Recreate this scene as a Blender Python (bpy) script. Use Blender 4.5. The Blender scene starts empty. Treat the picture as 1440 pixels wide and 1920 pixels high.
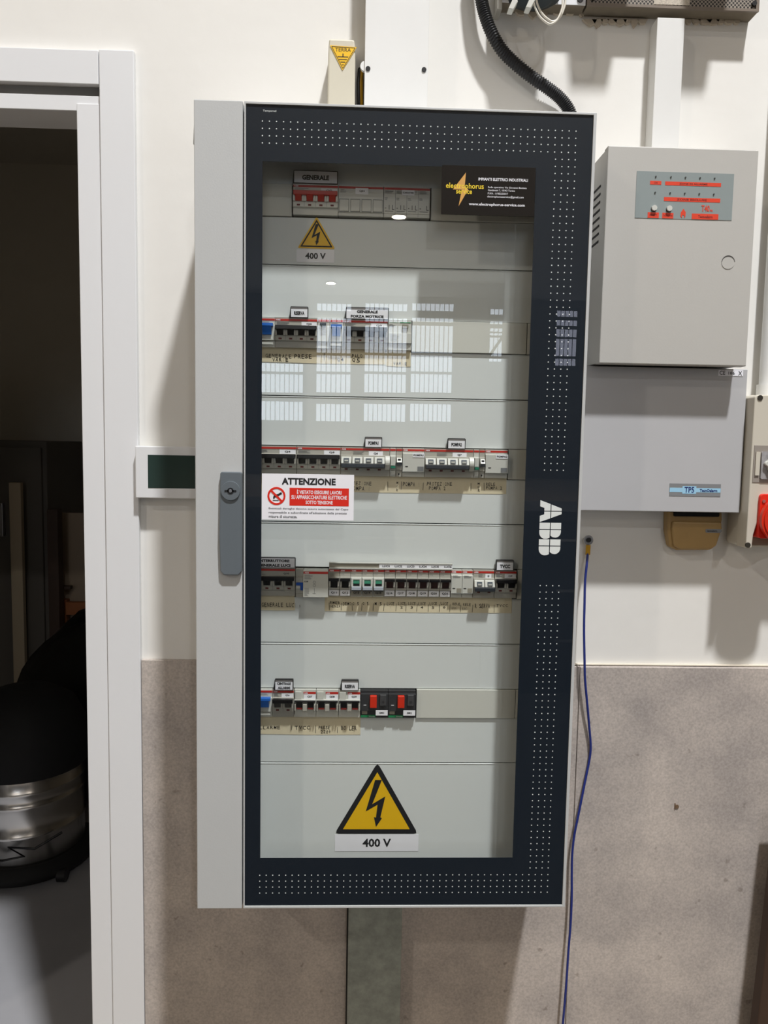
import bpy, math, random
from mathutils import Vector, Matrix
random.seed(7)
scene = bpy.context.scene
COL = scene.collection
PI = math.pi

# ---------------------------------------------------------------- camera
FPX, CX, CY = 1442.0, 720.0, 960.0
CAM = Vector((0.2378, -1.34, 1.473))
PITCH, YAW, ROLL = -0.0891, 0.0357, 0.0176
_f = Vector((math.sin(YAW) * math.cos(PITCH), math.cos(YAW) * math.cos(PITCH), math.sin(PITCH)))
_r0 = Vector((math.cos(YAW), -math.sin(YAW), 0)); _u0 = _r0.cross(_f)
CR = _r0 * math.cos(ROLL) + _u0 * math.sin(ROLL)
CU = -_r0 * math.sin(ROLL) + _u0 * math.cos(ROLL)
cd = bpy.data.cameras.new('camera'); cam = bpy.data.objects.new('camera', cd); COL.objects.link(cam)
m = Matrix.Identity(4)
for i in range(3):
    m[i][0], m[i][1], m[i][2], m[i][3] = CR[i], CU[i], -_f[i], CAM[i]
cam.matrix_world = m
cd.sensor_fit = 'HORIZONTAL'; cd.sensor_width = 36.0; cd.lens = 36.0 * FPX / 1440.0
cd.clip_start = 0.02; cd.clip_end = 200
scene.camera = cam

# ---------------------------------------------------------------- colour, world
vs = scene.view_settings
scene.display_settings.display_device = 'sRGB'
vs.view_transform = 'Standard'; vs.look = 'None'; vs.gamma = 1.0; vs.use_curve_mapping = False
vs.exposure = 0.0
w = bpy.data.worlds.new('world'); scene.world = w; w.use_nodes = True
w.node_tree.nodes['Background'].inputs[0].default_value = (0.6, 0.65, 0.7, 1)
w.node_tree.nodes['Background'].inputs[1].default_value = 0.3

def ray(px, py):
    return (_f + CR * ((px - CX) / FPX) - CU * ((py - CY) / FPX)).normalized()
def at(px, py, Y):
    d = ray(px, py); return CAM + d * ((Y - CAM.y) / d.y)

LAMP_Z = CAM.z + 6.0
def mirrored_lamp(px, py):          # the place of a lamp seen reflected in the door glass
    d = ray(px, py); p = CAM + d * ((LAMP_Z - CAM.z) / d.z)
    return (p.x, -0.4 - p.y)
LAMPS = [  # x, y, watts, label
    (CAM.x + 1.20, -2.76, 625, 'high hall lamp closest to the switchboard wall'),
    (CAM.x + 2.60, -10.9, 170, 'high hall lamp over the middle of the hall floor'),
    (*mirrored_lamp(748, 408), 215, 'hall lamp mirrored brightly below the uppermost breaker row'),
    (*mirrored_lamp(620, 532), 215, 'distant hall lamp mirrored small in the second bay'),
    (-6.5, -7.0, 215, 'high hall lamp near the side wall behind the doorway'),  # fill lamp added for ambient light
    (8.5, -17.0, 215, 'high hall lamp beside the far side wall'),  # second lamp added only for ambience
]

# ---------------------------------------------------------------- materials
def lin(c):
    return tuple(((v / 255) / 12.92 if v / 255 <= 0.04045 else ((v / 255 + 0.055) / 1.055) ** 2.4) for v in c) + (1,)
MATS = {}
def mat(name, rgb, rough=0.5, metal=0.0, spec=0.5, noise=0.0, nscale=20.0, bump=0.0, bscale=60.0, emit=0.0, coat=0.0):
    if name in MATS: return MATS[name]
    m = bpy.data.materials.new(name); m.use_nodes = True; nt = m.node_tree; b = nt.nodes['Principled BSDF']
    col = lin(rgb)
    b.inputs['Base Color'].default_value = col
    b.inputs['Roughness'].default_value = rough; b.inputs['Metallic'].default_value = metal
    b.inputs['Specular IOR Level'].default_value = spec; b.inputs['Coat Weight'].default_value = coat
    if emit:
        b.inputs['Emission Color'].default_value = col; b.inputs['Emission Strength'].default_value = emit
    if noise or bump:
        tc = nt.nodes.new('ShaderNodeTexCoord')
    if noise:
        n = nt.nodes.new('ShaderNodeTexNoise'); n.inputs['Scale'].default_value = nscale; n.inputs['Detail'].default_value = 6
        n.inputs['Roughness'].default_value = 0.65
        nt.links.new(tc.outputs['Object'], n.inputs['Vector'])
        r = nt.nodes.new('ShaderNodeValToRGB')
        r.color_ramp.elements[0].position = 0.3; r.color_ramp.elements[1].position = 0.7
        r.color_ramp.elements[0].color = tuple(v * (1 - noise) for v in col[:3]) + (1,)
        r.color_ramp.elements[1].color = tuple(min(1, v * (1 + noise)) for v in col[:3]) + (1,)
        nt.links.new(n.outputs['Fac'], r.inputs['Fac']); nt.links.new(r.outputs['Color'], b.inputs['Base Color'])
    if bump:
        n2 = nt.nodes.new('ShaderNodeTexNoise'); n2.inputs['Scale'].default_value = bscale; n2.inputs['Detail'].default_value = 4
        nt.links.new(tc.outputs['Object'], n2.inputs['Vector'])
        bp = nt.nodes.new('ShaderNodeBump'); bp.inputs['Strength'].default_value = bump; bp.inputs['Distance'].default_value = 0.002
        nt.links.new(n2.outputs['Fac'], bp.inputs['Height']); nt.links.new(bp.outputs['Normal'], b.inputs['Normal'])
    MATS[name] = m; return m

WALL = mat('wall_paint', (233, 231, 226), 0.75, noise=0.02, nscale=3, bump=0.25, bscale=25)
TRIM = mat('door_trim_white', (229, 230, 232), 0.4)
TRIM2 = mat('conduit_white', (228, 228, 226), 0.45, noise=0.02, nscale=8)
CAB = mat('cabinet_grey', (195, 197, 197), 0.42, bump=0.05, bscale=400)
PANEL = mat('panel_grey', (221, 225, 224), 0.45)
PANEL2 = mat('blank_grey', (212, 212, 204), 0.5)
PANDARK = mat('seam_dark', (60, 60, 58), 0.8)
HANDLE = mat('handle_grey', (100, 108, 114), 0.45)
BLACK = mat('black_plastic', (22, 22, 24), 0.4)
BLACKM = mat('black_matte', (14, 14, 15), 0.8)
INK = mat('print_black', (22, 22, 26), 0.6)
INKG = mat('print_grey', (120, 122, 124), 0.6)
PEN = mat('pen_black', (12, 9, 6), 0.8)
WHITE = mat('label_white', (244, 244, 250), 0.5)
WPL = mat('white_plastic', (205, 205, 198), 0.35)
GPL = mat('grey_plastic', (176, 173, 164), 0.4)
GPL2 = mat('warm_grey_plastic', (150, 145, 132), 0.45)
RED = mat('stripe_red', (190, 40, 28), 0.45)
REDB = mat('button_red', (215, 50, 25), 0.35)
REDS = mat('sign_red', (222, 38, 14), 0.45)
DRED = mat('indicator_red', (95, 25, 18), 0.5)
BLUE = mat('toggle_blue', (40, 110, 205), 0.3)
GREEN = mat('toggle_green', (20, 120, 90), 0.3)
GREENS = mat('stripe_green', (30, 130, 80), 0.5)
TOG = mat('toggle_black', (16, 14, 14), 0.3)
TOGR = mat('toggle_dark_red', (44, 18, 16), 0.3)
GLEV = mat('lever_grey', (70, 78, 88), 0.3)
PAPER = mat('masking_tape', (222, 210, 180), 0.8, noise=0.04, nscale=40)
YEL = mat('warning_yellow', (240, 190, 20), 0.45)
YELP = mat('yellow_ink', (246, 214, 40), 0.5)
CARD = mat('card_black', (34, 30, 26), 0.7, spec=0.1)
ORNG = mat('card_orange', (214, 160, 80), 0.5)
NAVY = mat('printed_navy', (27, 35, 46), 0.5, spec=0.2)
WDOT = mat('dot_white', (240, 243, 242), 0.6)
BEIGE = mat('beige_metal', (206, 200, 182), 0.5, noise=0.03, nscale=12)
FIRE = mat('fire_panel_paint', (188, 186, 181), 0.45, noise=0.015, nscale=5, bump=0.04, bscale=300)
FIREG = mat('fire_plate_green_grey', (140, 150, 150), 0.4)
ORED = mat('orange_red_print', (222, 62, 30), 0.5)
TPB = mat('power_box_paint', (184, 184, 186), 0.5, noise=0.02, nscale=5)
LBLUE = mat('light_blue_print', (158, 205, 232), 0.5)
NBLUE = mat('dark_blue_print', (24, 44, 110), 0.5)
PGREY = mat('plate_grey', (130, 132, 134), 0.5)
YBEIGE = mat('yellowed_plastic', (172, 140, 88), 0.45, noise=0.05, nscale=20)
SOCK = mat('socket_beige', (206, 200, 186), 0.45)
SOCKD = mat('socket_dark_olive', (150, 144, 124), 0.5)
STEEL = mat('steel', (190, 190, 192), 0.3, metal=1.0)
CHROME = mat('chrome', (225, 222, 218), 0.24, metal=1.0)
GALV = mat('galvanised', (150, 156, 150), 0.6, metal=0.35, noise=0.22, nscale=45)
WIREB = mat('wire_blue', (30, 45, 120), 0.4)
CRIMP = mat('crimp_yellow', (200, 150, 20), 0.4)
CORR = mat('corrugated_black', (26, 27, 30), 0.38)
CONC = mat('concrete_floor', (152, 140, 124), 0.7, noise=0.06, nscale=2)
STOREF = mat('store_floor', (164, 164, 168), 0.6, noise=0.08, nscale=3)
DARKW = mat('dark_room_wall', (205, 198, 184), 0.9)
WOODD = mat('dark_wood', (62, 44, 32), 0.6, noise=0.15, nscale=8)
WOODO = mat('orange_wood', (150, 88, 45), 0.6, noise=0.15, nscale=8)
WOODP = mat('pale_wood', (176, 160, 134), 0.7)
DFAB = mat('dark_cupboard', (96, 90, 82), 0.7)
CLEARP = mat('socket_window', (150, 148, 150), 0.15, noise=0.35, nscale=60)
RUST = mat('dirty_underside', (122, 112, 96), 0.8, noise=0.15, nscale=15)
WCABLE = mat('white_cable', (225, 220, 208), 0.5)
CEIL = mat('ceiling_grey', (190, 184, 174), 0.8)
LAMPM = mat('lamp_housing', (90, 92, 95), 0.4)
MULL = mat('window_mullion', (40, 42, 44), 0.6)
DAY = mat('daylight_pane', (225, 238, 255), 0.5, emit=6.5)
DAY2 = mat('daylight_pane_dim', (225, 230, 255), 0.5, emit=3.5)
SCREEN = mat('dark_screen', (44, 62, 58), 0.12, spec=0.7)  # greenish tone stands in for reflections on the screen

def wainscot_mat():
    m = bpy.data.materials.new('fabric_board'); m.use_nodes = True; nt = m.node_tree; b = nt.nodes['Principled BSDF']
    b.inputs['Roughness'].default_value = 0.85; b.inputs['Specular IOR Level'].default_value = 0.2
    tc = nt.nodes.new('ShaderNodeTexCoord')
    big = nt.nodes.new('ShaderNodeTexNoise'); big.inputs['Scale'].default_value = 7; big.inputs['Detail'].default_value = 8; big.inputs['Roughness'].default_value = 0.6
    fine = nt.nodes.new('ShaderNodeTexNoise'); fine.inputs['Scale'].default_value = 260; fine.inputs['Detail'].default_value = 3
    sp = nt.nodes.new('ShaderNodeTexNoise'); sp.inputs['Scale'].default_value = 55; sp.inputs['Detail'].default_value = 2
    for n in (big, fine, sp): nt.links.new(tc.outputs['Object'], n.inputs['Vector'])
    r = nt.nodes.new('ShaderNodeValToRGB'); r.color_ramp.elements[0].position = .35; r.color_ramp.elements[1].position = .65
    r.color_ramp.elements[0].color = lin((170, 162, 157)); r.color_ramp.elements[1].color = lin((196, 186, 178))
    nt.links.new(big.outputs['Fac'], r.inputs['Fac'])
    r2 = nt.nodes.new('ShaderNodeValToRGB'); r2.color_ramp.elements[0].position = .3; r2.color_ramp.elements[1].position = .7
    r2.color_ramp.elements[0].color = (.78, .78, .78, 1); r2.color_ramp.elements[1].color = (1.1, 1.1, 1.1, 1)
    nt.links.new(fine.outputs['Fac'], r2.inputs['Fac'])
    mx = nt.nodes.new('ShaderNodeMix'); mx.data_type = 'RGBA'; mx.blend_type = 'MULTIPLY'; mx.inputs['Factor'].default_value = 0.8
    nt.links.new(r.outputs['Color'], mx.inputs[6]); nt.links.new(r2.outputs['Color'], mx.inputs[7])
    r3 = nt.nodes.new('ShaderNodeValToRGB'); r3.color_ramp.elements[0].position = .22; r3.color_ramp.elements[1].position = .3
    r3.color_ramp.elements[0].color = (.6, .58, .56, 1); r3.color_ramp.elements[1].color = (1, 1, 1, 1)
    nt.links.new(sp.outputs['Fac'], r3.inputs['Fac'])
    mx2 = nt.nodes.new('ShaderNodeMix'); mx2.data_type = 'RGBA'; mx2.blend_type = 'MULTIPLY'; mx2.inputs['Factor'].default_value = 0.8
    nt.links.new(mx.outputs[2], mx2.inputs[6]); nt.links.new(r3.outputs['Color'], mx2.inputs[7])
    nt.links.new(mx2.outputs[2], b.inputs['Base Color'])
    return m
BOARD = wainscot_mat()

def glass_mat():
    m = bpy.data.materials.new('door_glass'); m.use_nodes = True; nt = m.node_tree; nt.nodes.clear()
    out = nt.nodes.new('ShaderNodeOutputMaterial'); mix = nt.nodes.new('ShaderNodeMixShader')
    fr = nt.nodes.new('ShaderNodeFresnel'); ge = nt.nodes.new('ShaderNodeNewGeometry')
    mr = nt.nodes.new('ShaderNodeMapRange')      # the same Fresnel curve on both faces of the thin pane (no refraction inside)
    mr.inputs['To Min'].default_value = 1.42; mr.inputs['To Max'].default_value = 1 / 1.42
    nt.links.new(ge.outputs['Backfacing'], mr.inputs['Value']); nt.links.new(mr.outputs['Result'], fr.inputs['IOR'])
    tr = nt.nodes.new('ShaderNodeBsdfTransparent'); tr.inputs['Color'].default_value = (0.99, 0.997, 0.99, 1)
    gl = nt.nodes.new('ShaderNodeBsdfGlossy'); gl.inputs['Roughness'].default_value = 0.0
    nt.links.new(fr.outputs[0], mix.inputs[0]); nt.links.new(tr.outputs[0], mix.inputs[1]); nt.links.new(gl.outputs[0], mix.inputs[2])
    nt.links.new(mix.outputs[0], out.inputs[0])
    return m
GLASS = glass_mat()

def perf_mat():
    m = bpy.data.materials.new('perforated_brown'); m.use_nodes = True; nt = m.node_tree; b = nt.nodes['Principled BSDF']
    tc = nt.nodes.new('ShaderNodeTexCoord'); v = nt.nodes.new('ShaderNodeTexVoronoi'); v.inputs['Scale'].default_value = 230; v.inputs['Randomness'].default_value = 0.0
    mp = nt.nodes.new('ShaderNodeMapping'); mp.inputs['Rotation'].default_value = (0, PI / 4, 0)
    nt.links.new(tc.outputs['Object'], mp.inputs[0]); nt.links.new(mp.outputs[0], v.inputs['Vector'])
    r = nt.nodes.new('ShaderNodeValToRGB'); r.color_ramp.elements[0].position = .38; r.color_ramp.elements[1].position = .45
    r.color_ramp.elements[0].color = lin((30, 24, 20)); r.color_ramp.elements[1].color = lin((150, 140, 128))
    nt.links.new(v.outputs['Distance'], r.inputs['Fac']); nt.links.new(r.outputs['Color'], b.inputs['Base Color'])
    b.inputs['Roughness'].default_value = .5
    return m
PERF = perf_mat()

# ---------------------------------------------------------------- mesh helpers
class MB:
    def __init__(s): s.v = []; s.f = []; s.sm = []
    def add(s, vs_, fs, smooth=False):
        o = len(s.v); s.v += [tuple(v) for v in vs_]; s.f += [tuple(i + o for i in f) for f in fs]; s.sm += [smooth] * len(fs); return s
    def box(s, x0, x1, y0, y1, z0, z1):
        return s.add([(x0, y0, z0), (x1, y0, z0), (x1, y1, z0), (x0, y1, z0), (x0, y0, z1), (x1, y0, z1), (x1, y1, z1), (x0, y1, z1)],
                     [(0, 3, 2, 1), (4, 5, 6, 7), (0, 1, 5, 4), (1, 2, 6, 5), (2, 3, 7, 6), (3, 0, 4, 7)])
    def prism(s, pts, y0, y1):      # polygon in x,z between two depths (y0 front)
        n = len(pts)
        area = sum(pts[i][0] * pts[(i + 1) % n][1] - pts[(i + 1) % n][0] * pts[i][1] for i in range(n))
        if area < 0: pts = pts[::-1]
        v = [(x, y0, z) for x, z in pts] + [(x, y1, z) for x, z in pts]
        return s.add(v, [tuple(range(n)), tuple(range(2 * n - 1, n - 1, -1))] + [(i, i + n, (i + 1) % n + n, (i + 1) % n) for i in range(n)])
    def prismx(s, pts, x0, x1):     # polygon in y,z swept along x
        n = len(pts)
        area = sum(pts[i][0] * pts[(i + 1) % n][1] - pts[(i + 1) % n][0] * pts[i][1] for i in range(n))
        if area < 0: pts = pts[::-1]
        v = [(x0, y, z) for y, z in pts] + [(x1, y, z) for y, z in pts]
        return s.add(v, [tuple(range(n - 1, -1, -1)), tuple(range(n, 2 * n))] + [(i, (i + 1) % n, (i + 1) % n + n, i + n) for i in range(n)])
    def ring(s, outer, inner, y0, y1):   # same count of points, x,z
        n = len(outer)
        v = [(x, y0, z) for x, z in outer] + [(x, y0, z) for x, z in inner] + [(x, y1, z) for x, z in outer] + [(x, y1, z) for x, z in inner]
        f = []
        for i in range(n):
            j = (i + 1) % n
            f += [(i, j, j + n, i + n), (i + 2 * n, i + 3 * n, j + 3 * n, j + 2 * n), (i, i + 2 * n, j + 2 * n, j), (i + n, j + n, j + 3 * n, i + 3 * n)]
        return s.add(v, f)
    def cyl(s, cx, cz, r, y0, y1, seg=24, r2=None):    # axis along y, front y0
        r2 = r if r2 is None else r2
        v = [(cx + r * math.cos(2 * PI * i / seg), y0, cz + r * math.sin(2 * PI * i / seg)) for i in range(seg)]
        v += [(cx + r2 * math.cos(2 * PI * i / seg), y1, cz + r2 * math.sin(2 * PI * i / seg)) for i in range(seg)]
        s.add(v, [tuple(range(seg)), tuple(range(2 * seg - 1, seg - 1, -1))])
        return s.add(v, [(i, i + seg, (i + 1) % seg + seg, (i + 1) % seg) for i in range(seg)], True)
    def lathe(s, cx, cy, prof, seg=40, cap=True):      # vertical axis; prof = [(r,z)]
        v = []
        for r, z in prof:
            v += [(cx + r * math.cos(2 * PI * i / seg), cy + r * math.sin(2 * PI * i / seg), z) for i in range(seg)]
        f = []
        for k in range(len(prof) - 1):
            for i in range(seg):
                j = (i + 1) % seg; f.append((k * seg + i, k * seg + j, (k + 1) * seg + j, (k + 1) * seg + i))
        s.add(v, f, True)
        if cap:
            o = len(s.v); s.add([v[i] for i in range(seg)], [tuple(range(seg - 1, -1, -1))]); s.add([v[i] for i in range(len(v) - seg, len(v))], [tuple(range(seg))])
        return s
    def tube(s, pts, r, seg=12, rf=None):
        pts = [Vector(p) for p in pts]; rings = []
        up = Vector((0, 1, 0)); v = []
        for i, p in enumerate(pts):
            t = (pts[min(i + 1, len(pts) - 1)] - pts[max(i - 1, 0)]).normalized()
            a = t.cross(up)
            if a.length < 1e-4: a = t.cross(Vector((1, 0, 0)))
            a.normalize(); b = t.cross(a).normalized()
            rr = rf(i) if rf else r
            v += [p + (a * math.cos(2 * PI * k / seg) + b * math.sin(2 * PI * k / seg)) * rr for k in range(seg)]
        f = []
        for i in range(len(pts) - 1):
            for k in range(seg):
                j = (k + 1) % seg; f.append((i * seg + k, (i + 1) * seg + k, (i + 1) * seg + j, i * seg + j))
        s.add(v, f, True)
        n = len(pts)
        return s.add([v[k] for k in range(seg)] + [v[(n - 1) * seg + k] for k in range(seg)], [tuple(range(seg)), tuple(range(2 * seg - 1, seg - 1, -1))])
    def build(s, name, material, parent=None, bevel=0.0, seg=2):
        me = bpy.data.meshes.new(name); me.from_pydata(s.v, [], s.f); me.update()
        for p, q in zip(me.polygons, s.sm): p.use_smooth = q
        me.materials.append(material)
        o = bpy.data.objects.new(name, me); COL.objects.link(o)
        if parent is not None:
            o.parent = parent; o.matrix_parent_inverse = PINV.get(parent.name, Matrix.Identity(4))
        if bevel:
            b = o.modifiers.new('edge', 'BEVEL'); b.width = bevel; b.segments = seg; b.limit_method = 'ANGLE'
        return o
PINV = {}
def thing(name, label, cat, loc, group=None):
    o = bpy.data.objects.new(name, None); COL.objects.link(o); o.location = loc; o.empty_display_size = 0.02
    o['label'] = label; o['category'] = cat
    if group: o['group'] = group
    PINV[o.name] = Matrix.Translation(-Vector(loc))
    return o
def tag(o, label, cat, group=None, kind=None):
    if label: o['label'] = label
    if cat: o['category'] = cat
    if group: o['group'] = group
    if kind: o['kind'] = kind
    return o
def struct(o): o['kind'] = 'structure'; return o
def rect(x0, y0, x1, y1, Y):
    cx, cy = (x0 + x1) / 2, (y0 + y1) / 2
    return at(x0, cy, Y).x, at(x1, cy, Y).x, at(cx, y1, Y).z, at(cx, y0, Y).z
def rrect(x0, x1, z0, z1, r, n=5):
    p = []
    for cx, cz, a in ((x1 - r, z1 - r, 0), (x0 + r, z1 - r, 90), (x0 + r, z0 + r, 180), (x1 - r, z0 + r, 270)):
        for i in range(n + 1):
            t = math.radians(a + 90 * i / n); p.append((cx + r * math.cos(t), cz + r * math.sin(t)))
    return p

def text_verts(s, bold=0.0, spacing=1.0, align='CENTER'):
    cu = bpy.data.curves.new('t', 'FONT'); cu.body = s; cu.size = 1.0; cu.offset = bold; cu.space_character = spacing
    cu.align_x = align; cu.resolution_u = 2; cu.space_line = 0.95
    o = bpy.data.objects.new('t', cu); COL.objects.link(o)
    dg = bpy.context.evaluated_depsgraph_get(); me = bpy.data.meshes.new_from_object(o.evaluated_get(dg))
    v = [tuple(x.co) for x in me.vertices]; f = [tuple(p.vertices) for p in me.polygons]
    bpy.data.objects.remove(o); bpy.data.curves.remove(cu); bpy.data.meshes.remove(me)
    return v, f
_TC = {}
class Letters:
    def __init__(s): s.v = []; s.f = []
    def add(s, txt, x0, x1, z0, z1, Y, bold=0.02, ang=0.0, keep=False, spacing=1.0, align='CENTER', slope=0.0):
        k = (txt, bold, spacing, align)
        if k not in _TC: _TC[k] = text_verts(txt, bold, spacing, align)
        v, f = _TC[k]
        if not v: return s
        a0 = min(p[0] for p in v); a1 = max(p[0] for p in v); b0 = min(p[1] for p in v); b1 = max(p[1] for p in v)
        sx = (x1 - x0) / (a1 - a0); sz = (z1 - z0) / (b1 - b0)
        if keep: sx = min(sx, sz)
        cx, cz = (x0 + x1) / 2, (z0 + z1) / 2; c, sn = math.cos(ang), math.sin(ang); o = len(s.v)
        for p in v:
            u = (p[0] - (a0 + a1) / 2) * sx; t = (p[1] - (b0 + b1) / 2) * sz
            s.v.append((cx + u * c - t * sn, Y, cz + u * sn + t * c + slope * u))
        s.f += [tuple(i + o for i in g) for g in f]
        return s
    def px(s, txt, x0, y0, x1, y1, Y, **k):
        a, b, c, d = rect(x0, y0, x1, y1, Y); return s.add(txt, a, b, c, d, Y, **k)
    def build(s, name, material, parent):
        me = bpy.data.meshes.new(name); me.from_pydata(s.v, [], s.f); me.update(); me.materials.append(material)
        o = bpy.data.objects.new(name, me); COL.objects.link(o)
        if parent is not None: o.parent = parent; o.matrix_parent_inverse = PINV.get(parent.name, Matrix.Identity(4))
        return o
def sub(part, obj):      # obj becomes a child of a part whose own parent is an offset empty
    root = part.parent
    obj.parent = part; obj.matrix_parent_inverse = Matrix.Identity(4) if root is None else Matrix.Identity(4)
    return obj
# parts carry an inverse so that their vertices stay in world coordinates; children of parts need none
def build_sub(mb, name, material, part, bevel=0.0):
    o = mb.build(name, material, None, bevel); o.parent = part; return o
def letters_sub(L, name, material, part):
    o = L.build(name, material, None); o.parent = part; return o

# ================================================================= hall
XL, XR, YB, ZC = -10.0, 13.0, -34.0, 8.0
DX0, DX1, DZ = -1.12, -0.160, 2.06        # doorway rough opening (frame stands inside it)
struct(MB().box(XL, XR, YB, 0.0, -0.1, 0.0).build('floor', CONC))
struct(MB().box(XL, XR, YB, 0.12, ZC, ZC + 0.1).build('ceiling', CEIL))
wf = MB()
wf.box(DX1, XR, 0, 0.12, 0, ZC); wf.box(XL, DX0, 0, 0.12, 0, ZC); wf.box(DX0, DX1, 0, 0.12, DZ, ZC)
struct(wf.build('wall_front', WALL))
SIDEM = mat('hall_side_wall', (214, 204, 188), 0.8)
struct(MB().box(XL - 0.1, XL, YB, 0.12, 0, ZC).build('wall_left', SIDEM))
struct(MB().box(XR, XR + 0.1, YB, 0.12, 0, ZC).build('wall_right', SIDEM))
struct(MB().box(XL, XR, YB - 0.1, YB, 0, ZC).build('wall_back', mat('hall_back_wall', (96, 92, 86), 0.8)))

# industrial windows in the end wall, seen mirrored in the door glass
YM = -0.4 - YB
def hall_window(n, px0, px1, rows, strips, dm, cross=False):
    x0 = at(px0, 680, YM).x; x1 = at(px1, 680, YM).x
    zs = [(at((px0 + px1) / 2, b, YM).z, at((px0 + px1) / 2, a, YM).z) for a, b in rows]
    yp = YB + 0.05
    fr = MB().box(x0 - 0.15, x1 + 0.15, YB + 0.001, YB + 0.04, zs[-1][0] - 0.15, zs[0][1] + 0.15)
    f = struct(fr.build('window_%d' % n, MULL))
    g = MB(); sw = (x1 - x0) / strips
    for z0, z1 in zs:
        for i in range(strips):
            g.box(x0 + i * sw + sw * .09, x0 + (i + 1) * sw - sw * .09, YB + 0.041, YB + 0.05, z0, z1)
    struct(g.build('window_pane', dm, f))
    if cross:
        c = MB().tube([(x0, YB + 0.2, at(px0, 668, YM).z), (x1, YB + 0.2, at(px1, 632, YM).z)], 0.06, 6)
        struct(c.build('window_bar', MULL, f))
R1 = [(570, 583), (597, 604), (611, 662), (667, 697), (702, 736), (758, 790)]
hall_window(1, 490, 569, [(682, 697), (702, 736), (753, 788)], 9, DAY)
hall_window(2, 593, 658, R1, 7, DAY)
hall_window(3, 683, 762, R1, 9, DAY)
hall_window(4, 770, 848, R1, 9, DAY)
hall_window(5, 916, 940, [(580, 590), (603, 608), (616, 622), (625, 629), (633, 668), (673, 678)], 3, DAY, True)
hall_window(6, 1040, 1079, [(583, 594), (601, 611), (618, 632), (636, 668), (673, 686)], 5, DAY2)

for i, (x, y, wt, lb) in enumerate(LAMPS):
    t = thing('hall_lamp', lb, 'lamp', (x, y, LAMP_Z), 'high bay hall lamps')
    hs = MB().lathe(x, y, [(0.24, LAMP_Z), (0.235, LAMP_Z + 0.02), (0.12, LAMP_Z + 0.22), (0.07, LAMP_Z + 0.25), (0.07, LAMP_Z + 0.36)], 32, cap=False)
    hs.build('reflector', LAMPM, t)
    MB().tube([(x, y, LAMP_Z + 0.35), (x + 0.0001, y, ZC)], 0.008, 8).build('rod', BLACK, t)
    l = bpy.data.lights.new('lamp_light', 'AREA'); l.shape = 'DISK'; l.size = 0.36 if i != 3 else 0.34; l.energy = wt; l.color = (0.985, 0.99, 1.0) if i < 2 else (1.0, 0.90, 0.78)
    lo = bpy.data.objects.new('lamp_light', l); COL.objects.link(lo); lo.parent = t; lo.location = (0, 0, 0.012)

tag(MB().box(-1.6, 3.4, -3.49, -0.75, 0, .006).build('added_mat', mat('rubber_black', (24, 24, 25), .85)), 'black rubber mat on the hall floor before the switchboard', 'mat')  # unseen mat added so the lower glass mirrors something dark
t = thing('workbench', 'long dark steel workbench across the hall behind the rubber mat', 'workbench', (1.0, -3.85, 0))  # bench added behind the camera to keep the mirrored floor dark
MB().box(-2.6, 4.6, -4.25, -3.45, 1.04, 1.10).build('worktop', mat('bench_top', (44, 42, 42), .7), t, .004)
BN = mat('bench_blue_black', (30, 33, 40), .6)
for k in range(6):
    xa = -2.55 + k * 1.19
    cpt = MB().box(xa, xa + 1.15, -4.2, -3.5, 0, 1.04).build('cupboard', BN, t, .003)
    for j in range(3): MB().box(xa + .4, xa + .75, -3.49, -3.475, .32 + j * .3, .335 + j * .3).build('handle', STEEL, cpt)
# ================================================================= store room behind the doorway
struct(MB().box(-2.6, 1.2, 0.0, 2.9, -0.1, 0.0).build('floor_store', STOREF))
struct(MB().box(-2.7, 1.3, 2.9, 3.0, 0, 2.9).build('wall_store_back', DARKW))
struct(MB().box(-2.7, -2.6, 0.12, 2.9, 0, 2.9).build('wall_store_left', DARKW))
struct(MB().box(1.2, 1.3, 0.12, 2.9, 0, 2.9).build('wall_store_right', DARKW))
struct(MB().box(-2.7, 1.3, 0.12, 3.0, 2.9, 3.0).build('ceiling_store', DARKW))

# door frame
yc = -0.012
x185 = at(185, 100, yc).x; xr = at(252, 110, yc).x - 0.001; zt = at(220, 93, yc).z
zh = at(90, 155, yc).z
d = MB(); d.box(x185, xr, yc, 0.0, 0, zt); fo = struct(d.build('door_1', TRIM, None, 0.0015))
struct(MB().box(DX0 - 0.07, x185 - 0.0012, yc, 0.0, zh, zt - 0.002).build('door_head_casing', TRIM, fo, 0.001))
struct(MB().box(DX0 - 0.07, DX0, yc, 0.0, 0, zh - 0.001).build('door_side_casing', TRIM, fo, 0.001))
# inner frame, set back
xj = at(147, 400, -0.006).x
struct(MB().box(xj, x185 - 0.0015, -0.006, 0.12, 0, at(160, 194, -0.006).z).build('door_jamb', TRIM, fo, 0.001))
zl = at(90, 206, -0.004).z
struct(MB().box(DX0, x185 - 0.0015, -0.004, 0.075, zl, at(90, 177, -0.004).z).build('door_lintel', TRIM, fo, 0.001))
struct(MB().box(DX0, x185 - 0.0015, 0.03, 0.12, at(90, 177, -0.004).z, zh + 0.03).build('door_frame_rail', TRIM, fo))

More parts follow.
